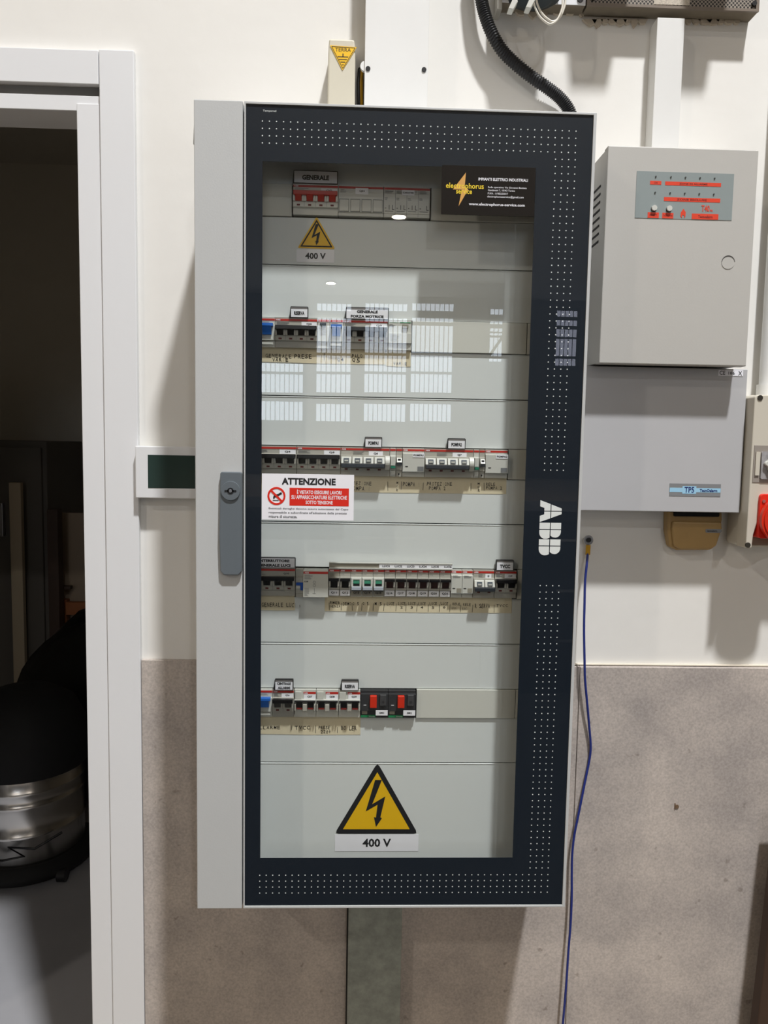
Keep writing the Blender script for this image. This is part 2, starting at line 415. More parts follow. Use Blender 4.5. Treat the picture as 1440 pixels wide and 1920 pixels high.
# vacuum cleaner
vx, vy = at(52, 1500, 1.28).x, 1.28
def zat(px, py, Y): return at(px, py, Y).z
t = thing('vacuum_cleaner', 'chrome drum vacuum cleaner standing in the dark store room', 'vacuum cleaner', (vx, vy, 0))
zb, ztp = 0.06, zat(52, 1462, 1.1)
MB().lathe(vx, vy, [(.175, zb), (.185, zb + .02), (.185, zb + .10), (.190, zb + .106), (.185, zb + .112), (.185, zb + .2), (.19, zb + .206), (.185, zb + .212), (.185, zb + .245), (.19, zb + .251), (.185, zb + .257), (.185, ztp)], 48).build('drum', CHROME, t)
hd = MB().lathe(vx, vy, [(.2, ztp - .01), (.21, ztp + .03), (.2, ztp + .12), (.16, ztp + .2), (.1, ztp + .24), (.04, ztp + .25)], 40)
hd.build('motor_head', BLACKM, t)
MB().lathe(vx, vy, [(.19, .018), (.215, .02), (.22, .045), (.19, zb + .008)], 40).build('base', BLACKM, t)
for a in (20, 110, 200, 290):
    cx_, cy_ = vx + .22 * math.cos(math.radians(a - 60)), vy + .22 * math.sin(math.radians(a - 60))
    MB().tube([(cx_ - .014, cy_, .022), (cx_ + .014, cy_, .022)], .0215, 20).build('castor', BLACK, t)
hp = [(vx - .05, vy - .2, ztp - .02), (vx - .14, vy - .3, ztp - .12), (vx - .17, vy - .3, .25), (vx - .16, vy - .28, .12), (vx - .3, vy - .3, .05), (vx - .5, vy - .2, .04)]
MB().tube(hp, .022, 12).build('hose', CORR, t)
cb = [(vx - .06, vy - .19, zb + .25), (vx - .05, vy - .2, zb + .16), (vx - .03, vy - .2, zb + .1), (vx - .05, vy - .2, zb + .05), (vx, vy - .2, zb + .045), (vx + .07, vy - .2, zb + .06), (vx + .02, vy - .2, zb + .09), (vx + .1, vy - .19, zb + .08), (vx + .17, vy - .14, zb + .11)]
MB().tube(cb, .004, 8).build('power_cable', BLACK, t)
# bag on top
t = thing('black_bag', 'large black plastic bag slumped behind the vacuum cleaner', 'bag', (vx + .1, 1.75, 0))
bg = MB(); n1, n2 = 22, 14; vv = []
for j in range(n2 + 1):
    for i in range(n1):
        a = 2 * PI * i / n1; h = j / n2; r = (.36 * math.sin(PI * min(1, h * .96 + .04)) ** .5) * (1 + .09 * math.sin(5 * a + 3 * h) + .05 * math.sin(11 * a - 7 * h))
        vv.append((vx + .12 + r * math.cos(a), 1.8 + .7 * r * math.sin(a), .002 + .78 * h * (1 + .04 * math.sin(3 * a))))
bg.add(vv, [(j * n1 + i, j * n1 + (i + 1) % n1, (j + 1) * n1 + (i + 1) % n1, (j + 1) * n1 + i) for j in range(n2) for i in range(n1)] + [tuple(range(n1 - 1, -1, -1)), tuple(range(n2 * n1, n2 * n1 + n1))], True)
bg.build('bag_skin', mat('bag_black', (12, 12, 13), 0.35), t)
t = thing('fill_bulb', 'dim bare bulb under the store room ceiling', 'bulb', (-.9, 1.2, 2.6))  # unseen bulb added to brighten the store room
MB().lathe(-.9, 1.2, [(.005, 2.57), (.025, 2.585), (.03, 2.605), (.02, 2.63), (.013, 2.645)], 20).build('bulb_glass', mat('bulb_glow', (255, 225, 180), .4, emit=2.0), t)
MB().tube([(-.9, 1.2, 2.645), (-.9001, 1.2, 2.899)], .006, 8).build('bulb_cord', BLACK, t)
l = bpy.data.lights.new('fill_bulb_light', 'POINT'); l.energy = 0.7; l.color = (1, .88, .7); l.shadow_soft_size = .03
lo = bpy.data.objects.new('fill_bulb_light', l); COL.objects.link(lo); lo.parent = t; lo.location = (0, 0, -.08)
# tall cupboard, pale post, wooden stand
x0, x1, z0, z1 = rect(-60, 826, 92, 1300, 2.4)
t = thing('tall_cupboard', 'tall dark cupboard at the back of the store room', 'cupboard', ((x0 + x1) / 2, 2.6, 0))
MB().box(x0 - .3, x1, 2.4, 2.88, 0, z1).build('carcass', DFAB, t, .004)
xm = at(-5, 1000, 2.4).x
MB().box(xm, x1 - .02, 2.38, 2.4, .08, z1 - .03).build('door', DFAB, t, .003)
MB().box(x0 - .28, xm - .01, 2.38, 2.4, .08, z1 - .03).build('door', DFAB, t, .003)
MB().box(xm + .03, xm + .05, 2.35, 2.38, 1.0, 1.16).build('handle', STEEL, t, .003)
x0, x1, z0, z1 = rect(20, 905, 42, 1215, 2.3)
tag(MB().box(x0, x1, 2.3, 2.33, 0, z1).build('pale_board', WOODP, None, .002), 'narrow pale board standing upright against the dark cupboard', 'board')
x0, x1, z0, z1 = rect(92, 955, 112, 1400, 2.2)
tag(MB().box(x0, x1, 2.2, 2.26, 0, z1).build('wooden_post', WOODD, None, .003), 'dark brown wooden post in the store room beside a pale panel', 'post')
x0, x1, z0, z1 = rect(114, 962, 175, 1300, 2.35)
tag(MB().box(x0, x1 + .2, 2.35, 2.37, 0, z1).build('leaning_sheet', mat('brown_panel', (150, 132, 112), 0.8), None, .002), 'wide brownish panel leaning at the back of the store room', 'panel')
t = thing('wooden_stand', 'orange-brown wooden stand in front of the brownish panel', 'stand', (at(145, 1200, 2.3).x, 2.3, 0))
for a, b in ((115, 126), (141, 152), (168, 178)):
    x0, x1, z0, z1 = rect(a, 1125, b, 1250, 2.3)
    MB().box(x0, x1, 2.3, 2.34, 0, z1 - (.0 if a == 115 else .06)).build('upright', WOODO, t, .002)
x0, x1, z0, z1 = rect(126, 1128, 180, 1152, 2.29)
MB().box(x0, x1, 2.27, 2.3, z0, z1).build('crosspiece', WOODO, t, .002)
x0, x1, z0, z1 = rect(114, 1098, 135, 1104, 2.29)
MB().box(x0, x1, 2.27, 2.3, z0, z1).build('crosspiece', WOODD, t, .002)

# ================================================================= wall board below
yb = -0.010
zbl = 1.088; zbr = 1.082
xs = 0.6405
def board(name, pts, y0=yb):
    return struct(MB().prism(pts, y0, 0.0).build(name, BOARD, None, 0.0008))
board('trim_1', [(xr + .001, 0), (xs - .0005, 0), (xs - .0005, zbr), (.3, (zbl + zbr) / 2), (xr + .001, zbl)])
board('trim_2', [(xs, 0), (.985, 0), (1.0, .55), (1.02, zbr + .0005), (xs, zbr)], -0.013)
struct(MB().box(.3, 1.03, -.006, 0, zbr + .0012, zbr + .004).build('trim_3', mat('ledge_cream', (214, 206, 190), .7), None, .0008))
# dark board leaning at the lower corner
e0, e1 = at(1408, 1920, -.05), at(1440, 1640, -.05)
dz = (e1.x - e0.x) / (e1.z - e0.z)
tag(MB().prism([(e0.x - dz * e0.z, 0.0), (e0.x - dz * e0.z + .4, 0.0), (e1.x + .4 + dz * .25, e1.z + .12), (e1.x + dz * .12, e1.z + .12)], -.07, -.045).build('dark_board', WOODD, None, .002),
    'dark brown board leaning on the wall below the socket box', 'board')
# broken plug hole
h = at(1269, 1512, -.013)
hm = MB(); hm.cyl(h.x, h.z, .0035, -.0145, -.013, 14); hm.box(h.x - .0045, h.x - .003, -.0145, -.013, h.z - .005, h.z + .006)
tag(hm.build('wall_plug', mat('plug_brown', (110, 88, 66), .8)), 'tiny brown wall plug in the fabric board under the grey boxes', 'wall plug')

# galvanised duct below, white duct above
x0, x1, _, _ = rect(652, 1760, 752, 1860, -.035)
t = thing('galvanised_duct', 'mottled galvanised duct running down from the switchboard underside', 'duct', ((x0 + x1) / 2, -.02, 0))
MB().box(x0, x1, -.035, -.011, 0.0, .76).build('cover', GALV, t, .001)
MB().box(x0 - .003, x1 - .002, -.0125, -.0105, 0.0, .76).build('dark_backing', BLACK, t)  # black sheet drawn as the shaded gap beside the duct
x0, x1, _, _ = rect(684, 60, 803, 150, -.055)
t = thing('white_wall_duct', 'broad white duct rising from the switchboard top beside the earth box', 'duct', ((x0 + x1) / 2, -.03, 2.0))
MB().box(x0, x1, -.055, -.052, 1.93, 3.2).build('cover', TRIM2, t, .0006)
MB().box(x0 + .003, x1 - .003, -.052, 0, 1.93, 3.2).build('channel', GPL2, t)
for p in ((690, 129), (795, 131)):
    q = at(*p, -.055); MB().cyl(q.x, q.z, .0038, -.0562, -.055, 16).build('screw', BLACK, t)
for z in (2.075, 2.0):
    MB().cyl(x0 + .001, at(680, 130, -.04).z + (z - 2.075) * 1.0, .008, -.0515, -.045, 14).build('side_clip', TRIM2, t)
# cables in the gap
xg0 = at(671, 150, -.03).x; xg1 = at(681, 150, -.03).x
for k, (mm, nm) in enumerate(((BLACK, 'black'), (CRIMP, 'yellow and green'))):
    xx = xg0 + (xg1 - xg0) * (.3 + .4 * k)
    tag(MB().tube([(xx, -.02, 1.9), (xx + .001, -.022, 2.0 - .01 * k), (xx - .001, -.02, 2.06 + .0 * k), (xx, -.004, 2.09)], .0032, 8).build('earth_cable', mm),
        '%s cable in the dark gap between earth box and white duct' % nm, 'cable')

# earth box
x0, x1, z0, z1 = rect(615, 73, 667, 195, -.05)
t = thing('earth_terminal_box', 'narrow beige earth terminal box with yellow triangle on the switchboard top', 'terminal box', ((x0 + x1) / 2, -.02, z1))
MB().prism([(x0 - .001, 1.95), (x1, 1.95), (x1 - .001, z1 - .012), (x1 - .003, z1), (x0 + .001, z1), (x0, z1 - .02)], -.05, 0).build('cover', BEIGE, t, .003, 3)
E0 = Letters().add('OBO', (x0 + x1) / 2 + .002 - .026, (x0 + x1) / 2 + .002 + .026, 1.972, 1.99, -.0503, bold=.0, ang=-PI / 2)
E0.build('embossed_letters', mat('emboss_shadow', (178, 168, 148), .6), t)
zc_ = zat(642, 87, -.05)
st = tag(MB().prism([(x0 + .003, zc_ + .0005), (x1 + .001, zc_ - .001), ((x0 + x1) / 2 + .001, zat(640, 132, -.05))], -.0512, -.0503).build('earth_sticker', YEL), 'yellow TERRA triangle sticker pointing down on the beige earth box', 'sticker')
xm_ = (x0 + x1) / 2 + .0015; bz = zc_
L = Letters().add('TERRA', xm_ - .0125, xm_ + .0125, bz - .0085, bz - .003, -.0514, bold=.0)
L.build('lettering', INK, st)
sy = MB()
for k, (hw, zz) in enumerate(((.0085, .0165), (.0065, .0205), (.004, .0245), (.0015, .0285))): sy.box(xm_ - hw, xm_ + hw, -.0514, -.0511, bz - zz - .0006, bz - zz + .0006)
sy.box(xm_ - .0008, xm_ + .0008, -.0514, -.0511, bz - .0165, bz - .0115)
for a, b in (((x0 + .0055, bz - .0013), (x1 - .0015, bz - .0023)), ((x1 - .0015, bz - .0023), (xm_, bz - .034)), ((xm_, bz - .034), (x0 + .0055, bz - .0013))):
    dx, dzz = b[0] - a[0], b[1] - a[1]; ln = math.hypot(dx, dzz); nx, nz = -dzz / ln * .0004, dx / ln * .0004
    sy.prism([(a[0] + nx, a[1] + nz), (b[0] + nx, b[1] + nz), (b[0] - nx, b[1] - nz), (a[0] - nx, a[1] - nz)], -.0514, -.0511)
sy.build('earth_symbol', INK, st)

# ================================================================= switchboard cabinet
CW, CZ0, CZ1 = .575, .75, 1.9515
YF, YD, YP, YV = -.2, -.178, -.135, -.1415      # door front, door back, panels, device fronts
cab = thing('electrical_cabinet', 'tall light grey wall switchboard with a dark bordered glass door', 'switchboard', (CW / 2, -.1, CZ0))
b = MB(); th = .0018
b.box(0, th, YD, 0, CZ0, CZ1); b.box(CW - th, CW, YD, 0, CZ0, CZ1); b.box(0, CW, YD, 0, CZ0, CZ0 + th); b.box(0, CW, YD, 0, CZ1 - th, CZ1); b.box(0, CW, -.004, -.0005, CZ0, CZ1)
b.build('body', CAB, cab)
XD = .0708
MB().box(0, XD - .0022, YF, YD, CZ0, CZ1).build('side_cover', CAB, cab, .0012)
MB().box(.055, .060, YD, -.12, CZ0 + .003, CZ1 - .003).build('inner_upright', CAB, cab)
def R4(x0, x1, z0, z1): return [(x0, z0), (x1, z0), (x1, z1), (x0, z1)]
door = MB().ring(R4(XD, CW - .0005, CZ0 + .0005, CZ1 - .0005), R4(XD + .0022, CW - .005, CZ0 + .004, CZ1 - .0038), YF, YD).build('door', CAB, cab, .0005)
gx0, gx1, gz0, gz1 = XD + .0024, CW - .0052, CZ0 + .0042, CZ1 - .0040
MB().box(gx0, gx1, YF + .0003, YF + .0017, gz0, gz1).build('glass_pane', GLASS, door)
wx0, wx1, wz0, wz1 = .0966, .4892, .8310, 1.8705
YBD = YF + .0019
MB().ring(R4(gx0, gx1, gz0, gz1), R4(wx0, wx1, wz0, wz1), YBD, YBD + .0008).build('printed_border', NAVY, door)
MB().ring(R4(gx0, gx1, gz0, gz1), R4(gx0 + .012, gx1 - .012, gz0 + .012, gz1 - .012), YBD + .0009, YD - .001).build('gasket_frame', CAB, door)
# dots
dt = MB()
def dot(x, z, r=.00092): dt.cyl(x, z, r, YBD - .0003, YBD - .0001, 8)
a, b_ = at(492, 227, YBD), at(1080, 246, YBD); zt4 = zat(492, 268, YBD)
nx = 46; ztop = (a.z + b_.z) / 2
for r in range(4):
    for i in range(nx): dot(a.x + (b_.x - a.x) * i / (nx - 1), ztop + (zt4 - a.z) * r / 3)
pz = (a.z - zt4) / 3
xc0 = at(1043, 260, YBD).x; xc1 = at(1080, 260, YBD).x
z = ztop + (zt4 - a.z) - pz; zstop = zat(1043, 888, YBD)
while z > zstop:
    for i in range(4): dot(xc0 + (xc1 - xc0) * i / 3, z)
    z -= pz
z = zat(1020, 1098, YBD); zbt = zat(495, 1641, YBD)
while z > zbt + pz * .6:
    for i in range(4): dot(xc0 + (xc1 - xc0) * i / 3, z)
    z -= pz
q = at(487, 1641, YBD)
for r in range(4):
    for i in range(nx): dot(q.x + (xc1 - q.x) * i / (nx - 1), zbt - pz * r * .97)
dt.build('dot_pattern', WDOT, door)
Letters().px('Tempered', 493, 206, 518, 210.5, YBD - .0002, bold=.01).build('glass_mark', WDOT, door)
# logo: three letters turned a quarter, cut by a cross of gaps.  u runs down the frame, v = letter height (towards +x)
lg = MB()
lx0, lx1 = at(1011.5, 985, YBD).x, at(1052, 985, YBD).x; lz1, lz0 = zat(1030, 938, YBD), zat(1030, 1042, YBD)
def LP(pts):    # u: 0..2.55 along reading direction (down), v: 0..1 baseline at -x
    lg.prism([(lx0 + v * (lx1 - lx0), lz1 - u / 2.55 * (lz1 - lz0)) for u, v in pts], YBD - .0004, YBD - .0001)
g = .02
LP([(0, 0), (.28, 0), (.355, .2), (.5 - g, .2), (.5 - g, .5 - g), (.17, .5 - g)])
LP([(1.0, 0), (.72, 0), (.645, .2), (.5 + g, .2), (.5 + g, .5 - g), (.83, .5 - g)])
LP([(.19, .5 + g), (.5 - g, .5 + g), (.5 - g, 1), (.37, 1)])
LP([(.81, .5 + g), (.5 + g, .5 + g), (.5 + g, 1), (.63, 1)])
for o in (1.03, 1.79):
    LP([(o, 0), (o + .29, 0), (o + .29, .5 - g), (o, .5 - g)])
    LP([(o, .5 + g), (o + .29, .5 + g), (o + .29, 1), (o, 1)])
    s = o + .33
    LP([(s, 0)] + [(s + .12 + .29 * math.sin(t), .27 - .27 * math.cos(t)) for t in [PI / 2 * k / 6 for k in range(7)]] + [(s + .40, .38), (s + .36, .5 - g), (s, .5 - g)])
    LP([(s, .5 + g), (s + .26, .5 + g), (s + .33, .62), ] + [(s + .08 + .27 * math.cos(t), .74 + .26 * math.sin(t)) for t in [PI / 2 * k / 6 for k in range(7)]] + [(s, 1)])
lg.build('logo', WDOT, door)
# handle
hx0, hx1, hz0, hz1 = rect(411, 885, 453, 1079, YF - .01)
hm_ = (hx0 + hx1) / 2
pl = MB().prism([(hx0 + .001, hz0 + .006), (hx0 + .006, hz0), (hx1 - .005, hz0), (hx1, hz0 + .006), (hx1 + .0005, (hz0 + hz1) / 2), (hx1, hz1 - .002), (hx1 - .002, hz1), (hx0 + .003, hz1), (hx0 + .001, hz1 - .002), (hx0 - .0005, (hz0 + hz1) / 2 - .02)], YF - .008, YF)
hdl = pl.build('handle', HANDLE, cab, .003, 3)
lc = at(430.5, 921, YF - .018)
MB().cyl(lc.x, lc.z, .0136, YF - .0105, YF - .0075, 32, .0142).build('lock_rosette', HANDLE, hdl, .0008)
kh = MB().cyl(lc.x, lc.z, .0047, YF - .0112, YF - .0106, 20); kh.box(lc.x - .0085, lc.x + .0085, YF - .0112, YF - .0106, lc.z - .0012, lc.z + .0012)
kh.build('keyhole', BLACK, hdl)
MB().cyl(lc.x, lc.z, .0024, YF - .0117, YF - .0112, 14).build('key_pin', STEEL, hdl)
for zz in (1.915, .775):
    MB().prism([(-.0035, zz - .02), (0.0005, zz - .025), (0.0005, zz + .015), (-.002, zz + .013)], YF + .012, YF + .022).build('cover_clip', CAB, cab)
    MB().box(CW, CW + .003, YF + .03, YF + .045, zz - .03, zz + .02).build('hinge', CAB, cab, .0005)
# inner panels
seams = [1.935] + [zat(700, q, YP) for q in (500.5, 745, 980, 1206, 1429.5)] + [.766]
px_l, px_r = .058, .535
ROWZ = [zat(a_, b_2, YV) for a_, b_2 in ((590, 345.5), (500, 595), (640, 838), (640, 1066), (500, 1293))]
for i in range(6):
    hi, lo = seams[i], seams[i + 1]
    p = MB(); zA, zB = lo + .0008, hi - .0008
    if i < 5:
        st_, sb_ = ROWZ[i] + .0015, ROWZ[i] - .0475
        p.box(px_l, px_r, YP, YP + .0015, st_, zB); p.box(px_l, px_r, YP, YP + .0015, zA, sb_)
        p.box(px_l, px_l + .01, YP, YP + .0015, sb_, st_); p.box(px_r - .01, px_r, YP, YP + .0015, sb_, st_)
        p.box(px_l, px_r, YP + .0015, YP + .008, st_, st_ + .0012); p.box(px_l, px_r, YP + .0015, YP + .008, sb_ - .0012, sb_)
    else:
        p.box(px_l, px_r, YP, YP + .0015, zA, zB)
    p.prismx([(YP + .0002, zB), (YP - .0009, zB - .0009), (YP + .0002, zB - .0018)], px_l, px_r); p.box(px_l, px_r, YP + .0015, YP + .012, zB - .0012, zB); p.box(px_l, px_r, YP + .0015, YP + .012, zA, zA + .0012)
    p.build('inner_panel', PANEL, cab)
MB().box(px_l - .003, px_r + .003, YP + .016, YP + .018, .76, 1.94).build('dark_backing', PANDARK, cab)
MB().box(px_r + .001, px_r + .004, YP - .02, YP + .03, .757, 1.945).build('inner_side', CAB, cab)
def X(px, row, Y=None):      # world x of a pixel in a device row
    yr = (378, 622, 865, 1092, 1320)[row]; return at(px, yr, YV if Y is None else Y).x
def blank(row, a, b2):
    MB().box(X(a, row, YP), X(b2, row, YP), YP - .0035, YP + .004, ROWZ[row] - .0465, ROWZ[row] + .0005).build('blanking_strip', PANEL2, cab, .0006)
blank(0, 470, 547.5); blank(0, 808, 1010); blank(1, 772.5, 987); blank(4, 780.5, 965); blank(2, 952.5, 1008); blank(3, 969, 1008); blank(1, 988.5, 1008); blank(4, 966, 1008)

# ================================================================= devices
U = .0445 / 52
ROWN = ['top row', 'second row', 'third row', 'fourth row', 'bottom row']
def dev(name, label, cat, row, a, b2, group=None):
    x0, x1 = X(a, row) + .00015, X(b2, row) - .00015
    return thing(name, label, cat, ((x0 + x1) / 2, YP, ROWZ[row] - .0445), group), x0, x1, ROWZ[row]
def body(t, x0, x1, z, m=WPL, nose=.0045, n0=14, n1=40, post=None, bot=52, y=YV, name='body'):
    pr = [(YP + .013, z), (y, z), (y, z - n0 * U), (y - nose, z - (n0 + 1) * U), (y - nose, z - n1 * U), (y, z - (n1 + 1) * U), (y, z - bot * U), (YP + .013, z - bot * U)]
    b = MB().prismx(pr, x0, x1)
    for q in post or []:
        b.box(q - .0013, q + .0013, y - nose - .0035, y - nose, z - 31.5 * U, z - 20 * U)
    return b.build(name, m, t)
def stripe(t, x0, x1, z, m=RED, a=2, b2=5.5, word='ABB', y=YV):
    s = MB().box(x0 + .0002, x1 - .0002, y - .0005, y, z - b2 * U, z - a * U).build('colour_stripe', m, t)
    if word and x1 - x0 > .012:
        Letters().add(word, x0 + .001, x0 + .0078, z - (b2 - .6) * U, z - (a + .6) * U, y - .0007, bold=.02).build('logo', WHITE, s)
def plate(t, txt, xa, xb, za, zb, y, m=WHITE, bold=.03, ink=INK, fill=.62, hfill=.5, name='tag'):
    p = MB().box(xa, xb, y - .0006, y, za, zb).build(name, m, t)
    if txt:
        w_, h_ = (xb - xa) * fill / 2, (zb - za) * hfill / 2
        Letters().add(txt, (xa + xb) / 2 - w_, (xa + xb) / 2 + w_, (za + zb) / 2 - h_, (za + zb) / 2 + h_, y - .0008, bold=bold).build('lettering', ink, p)
    return p
def smallprint(t, x0, x1, z0, z1, n, m=INKG, y=YV, seed=1):
    rn = random.Random(seed); p = MB()
    for k in range(n):
        zz = z1 - (z1 - z0) * (k + .5) / n; p.box(x0, x0 + (x1 - x0) * rn.uniform(.55, 1), y - .0003, y - .0001, zz - .00025, zz + .00025)
    p.build('small_print', m, t)

def black_breaker(row, a, b2, poles, q, label, main=False, tagpos=(.62, .98)):
    t, x0, x1, z = dev('circuit_breaker', label, 'circuit breaker', row, a, b2, 'modular breakers of the ' + ROWN[row])
    pw = (x1 - x0) / poles; posts = []
    for i in range(poles): posts += [x0 + i * pw + .0016, x0 + (i + 1) * pw - .0016]
    m = WPL if main else GPL
    body(t, x0, x1, z, m, post=posts)
    ln = MB()
    for i in range(1, poles): ln.box(x0 + i * pw - .0002, x0 + i * pw + .0002, YV - .0048, YV - .0044, z - 39.5 * U, z - 31 * U)
    if poles > 1: ln.build('pole_joint', INKG, t)
    stripe(t, x0, x1, z)
    c = mat('lever_red', (172, 36, 22), .4) if main else TOG
    MB().box(x0 + .0008, x1 - .0008, YV - .012, YV - .004, z - 22 * U, z - 14.5 * U).build('tie_bar', c, t, .0008)
    for i in range(poles):
        xc = x0 + (i + .5) * pw
        MB().prismx([(YV - .004, z - 31 * U), (YV - .0075, z - 31 * U), (YV - .0115, z - 21 * U), (YV - .004, z - 20 * U)], xc - pw * .28, xc + pw * .28).build('toggle', c, t)
        MB().box(xc - .0026, xc + .0022, YV - .0049, YV - .0044, z - 38.5 * U, z - 35.5 * U).build('indicator', DRED, t)
    if poles > 1: smallprint(t, x0 + .002, x0 + (x1 - x0) * .35, z - 13 * U, z - 7 * U, 4, seed=int(a))
    plate(t, q, x0 + (x1 - x0) * tagpos[0], x0 + (x1 - x0) * tagpos[1], z - 14 * U, z - 6.8 * U, YV - .0002, m=GPL if row == 3 and a < 500 else WHITE, fill=.35, hfill=.5)
    return t
def lever_breaker(row, a, b2, poles, q, label, wheel=False):
    t, x0, x1, z = dev('circuit_breaker', label, 'circuit breaker', row, a, b2, 'modular breakers of the ' + ROWN[row])
    xe = x1 - (.0072 if wheel else 0)
    pw = (xe - x0) / poles
    body(t, x0, x1, z, GPL); stripe(t, x0, x1, z)
    for i in range(poles):
        xa, xb = x0 + i * pw + .0006, x0 + (i + 1) * pw - .0006
        lv = MB().prismx([(YV - .004, z - 17 * U), (YV - .0085, z - 17.5 * U), (YV - .0135, z - 29 * U), (YV - .004, z - 30 * U)], xa, xb).build('lever', WPL, t, .0006)
        w_ = pw * .24; xc = (xa + xb) / 2
        MB().prismx([(YV - .0104, z - 19.5 * U), (YV - .0134, z - 27 * U), (YV - .0139, z - 27 * U), (YV - .0109, z - 19.5 * U)], xc - w_, xc + w_).build('lever_recess', GLEV, lv)
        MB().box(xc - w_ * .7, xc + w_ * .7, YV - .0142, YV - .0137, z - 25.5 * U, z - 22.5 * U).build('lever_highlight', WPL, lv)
        MB().box(xc - .0024, xc + .0022, YV - .0049, YV - .0044, z - 41.5 * U, z - 38.5 * U).build('indicator', DRED, t)
    MB().box(x0 + .0006, xe - .0004, YV - .0165, YV - .009, z - 37 * U, z - 29 * U).build('tie_bar', mat('bar_dark_grey', (48, 52, 58), .3), t, .0012)
    if wheel:
        MB().prismx([(YV, z - 15 * U)] + [(YV - .006 - .006 * math.sin(PI * k / 8), z - (15 + 25 * k / 8) * U) for k in range(9)] + [(YV, z - 40 * U)], xe + .0003, x1).build('side_lever', WPL, t)
    smallprint(t, x0 + (x1 - x0) * .25, x0 + (x1 - x0) * .5, z - 14 * U, z - 7 * U, 4, seed=int(a))
    plate(t, q, x0 + (x1 - x0) * .57, x0 + (x1 - x0) * .86, z - 15 * U, z - 7 * U, YV - .0002, fill=.3)
def mcb(row, a, b2, q, label, green=False, tagged=True):
    t, x0, x1, z = dev('circuit_breaker', label, 'circuit breaker', row, a, b2, 'lighting breakers of the fourth row')
    w_ = x1 - x0; xc = (x0 + x1) / 2
    body(t, x0, x1, z, WPL if green else GPL, n0=15, n1=38, post=[x0 + .0018, x1 - .0018]); stripe(t, x0, x1, z)
    MB().box(x0 + .0006, x1 - .0006, YV - .0005, YV, z - 15 * U, z - 7 * U).build('rating_plate', GPL2 if a < 620 else GPL, t)
    Letters().add('C16', x0 + .002, x0 + .0065, z - 11.5 * U, z - 9 * U, YV - .0007, bold=.0).build('rating_print', INKG, t)
    if green:
        hs = MB().ring(R4(x0 + .0008, x1 - .0008, z - 36 * U, z - 16.5 * U), R4(xc - w_ * .3, xc + w_ * .3, z - 31 * U, z - 19 * U), YV - .0075, YV - .0044).build('surround', WPL, t, .0004)
        MB().prismx([(YV - .004, z - 19 * U), (YV - .006, z - 19 * U), (YV - .0075, z - 26 * U), (YV - .004, z - 26.5 * U)], xc - w_ * .29, xc + w_ * .29).build('toggle', GREEN, t)
        MB().box(xc - w_ * .29, xc + w_ * .29, YV - .007, YV - .004, z - 31 * U, z - 26.5 * U).build('toggle_stop', BLACK, t)
        MB().prismx([(YV - .004, z - 31 * U), (YV - .012, z - 32 * U), (YV - .0125, z - 37.5 * U), (YV - .004, z - 38 * U)], x0 + .001, x1 - .001).build('lever', mat('lever_pale', (160, 166, 176), .35), t, .0005)
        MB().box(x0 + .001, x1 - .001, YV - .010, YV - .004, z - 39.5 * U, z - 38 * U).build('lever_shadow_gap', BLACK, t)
    else:
        MB().box(x0 + .0006, x1 - .0006, YV - .0115, YV - .004, z - 21.5 * U, z - 16.5 * U).build('toggle_cap', TOG, t, .0005)
        MB().prismx([(YV - .004, z - 34 * U), (YV - .0065, z - 34 * U), (YV - .011, z - 21 * U), (YV - .004, z - 20 * U)], xc - w_ * .31, xc + w_ * .31).build('toggle', TOGR if a > 716 else TOG, t)
    plate(t, q, x0 + .0008, x1 - .0008, z - 50 * U, z - 39.5 * U, YV - .0006, m=GPL2 if green else WHITE, fill=.62, hfill=.42)
def rcd(row, a, b2, label, small='T'):
    t, x0, x1, z = dev('residual_current_module', label, 'residual current module', row, a, b2, 'residual current modules')
    body(t, x0, x1, z, WPL if row != 3 else GPL); stripe(t, x0, x1, z, word='')
    w_ = x1 - x0; xc = (x0 + x1) / 2
    MB().box(xc - w_ * .42, xc + w_ * .42, YV - .013, YV - .004, z - 17 * U, z - 11.5 * U).build('toggle_cap', BLUE, t, .0007)
    MB().prismx([(YV - .004, z - 31 * U), (YV - .0075, z - 31 * U), (YV - .012, z - 16 * U), (YV - .004, z - 15 * U)], xc - w_ * .32, xc + w_ * .3).build('toggle', BLUE, t)
    smallprint(t, x0 + .002, x1 - .003, z - 11 * U, z - 7 * U, 2, seed=3)
    MB().box(x0 + .001, x1 - .002, YV - .003, YV, z - 48 * U, z - 43 * U).build('lower_cover', WPL, t, .0005)
def relay(row, a, b2, q, label, y=.0):
    t, x0, x1, z = dev('relay', label, 'relay', row, a, b2, 'relays')
    body(t, x0, x1, z, WPL, nose=.006, n0=9, n1=43); stripe(t, x0, x1, z)
    w_ = x1 - x0
    if q: plate(t, q, x0 + w_ * .45, x1 - .0004, z - 16.5 * U, z - 8.5 * U, YV - .006, fill=.85, hfill=.42)
    else: smallprint(t, x0 + .002, x1 - .002, z - 14 * U, z - 9 * U, 3, y=YV - .006)
    MB().box(x0 + w_ * .12, x0 + w_ * .12 + .0042, YV - .0064, YV - .006, z - 34 * U, z - 32.4 * U).build('indicator', BLACK, t)
    MB().box(x1 - w_ * .32 if q else xc_(x0, x1), x1 - .001, YV - .0064, YV - .006, z - 41 * U, z - 33 * U).build('data_square', INKG if q else GPL2, t)
    MB().box(x0 + .0004, x1 - .0004, YV - .0064, YV - .006, z - 42.6 * U, z - 42.1 * U).build('cover_line', INKG, t)
def xc_(a, b2): return (a + b2) / 2
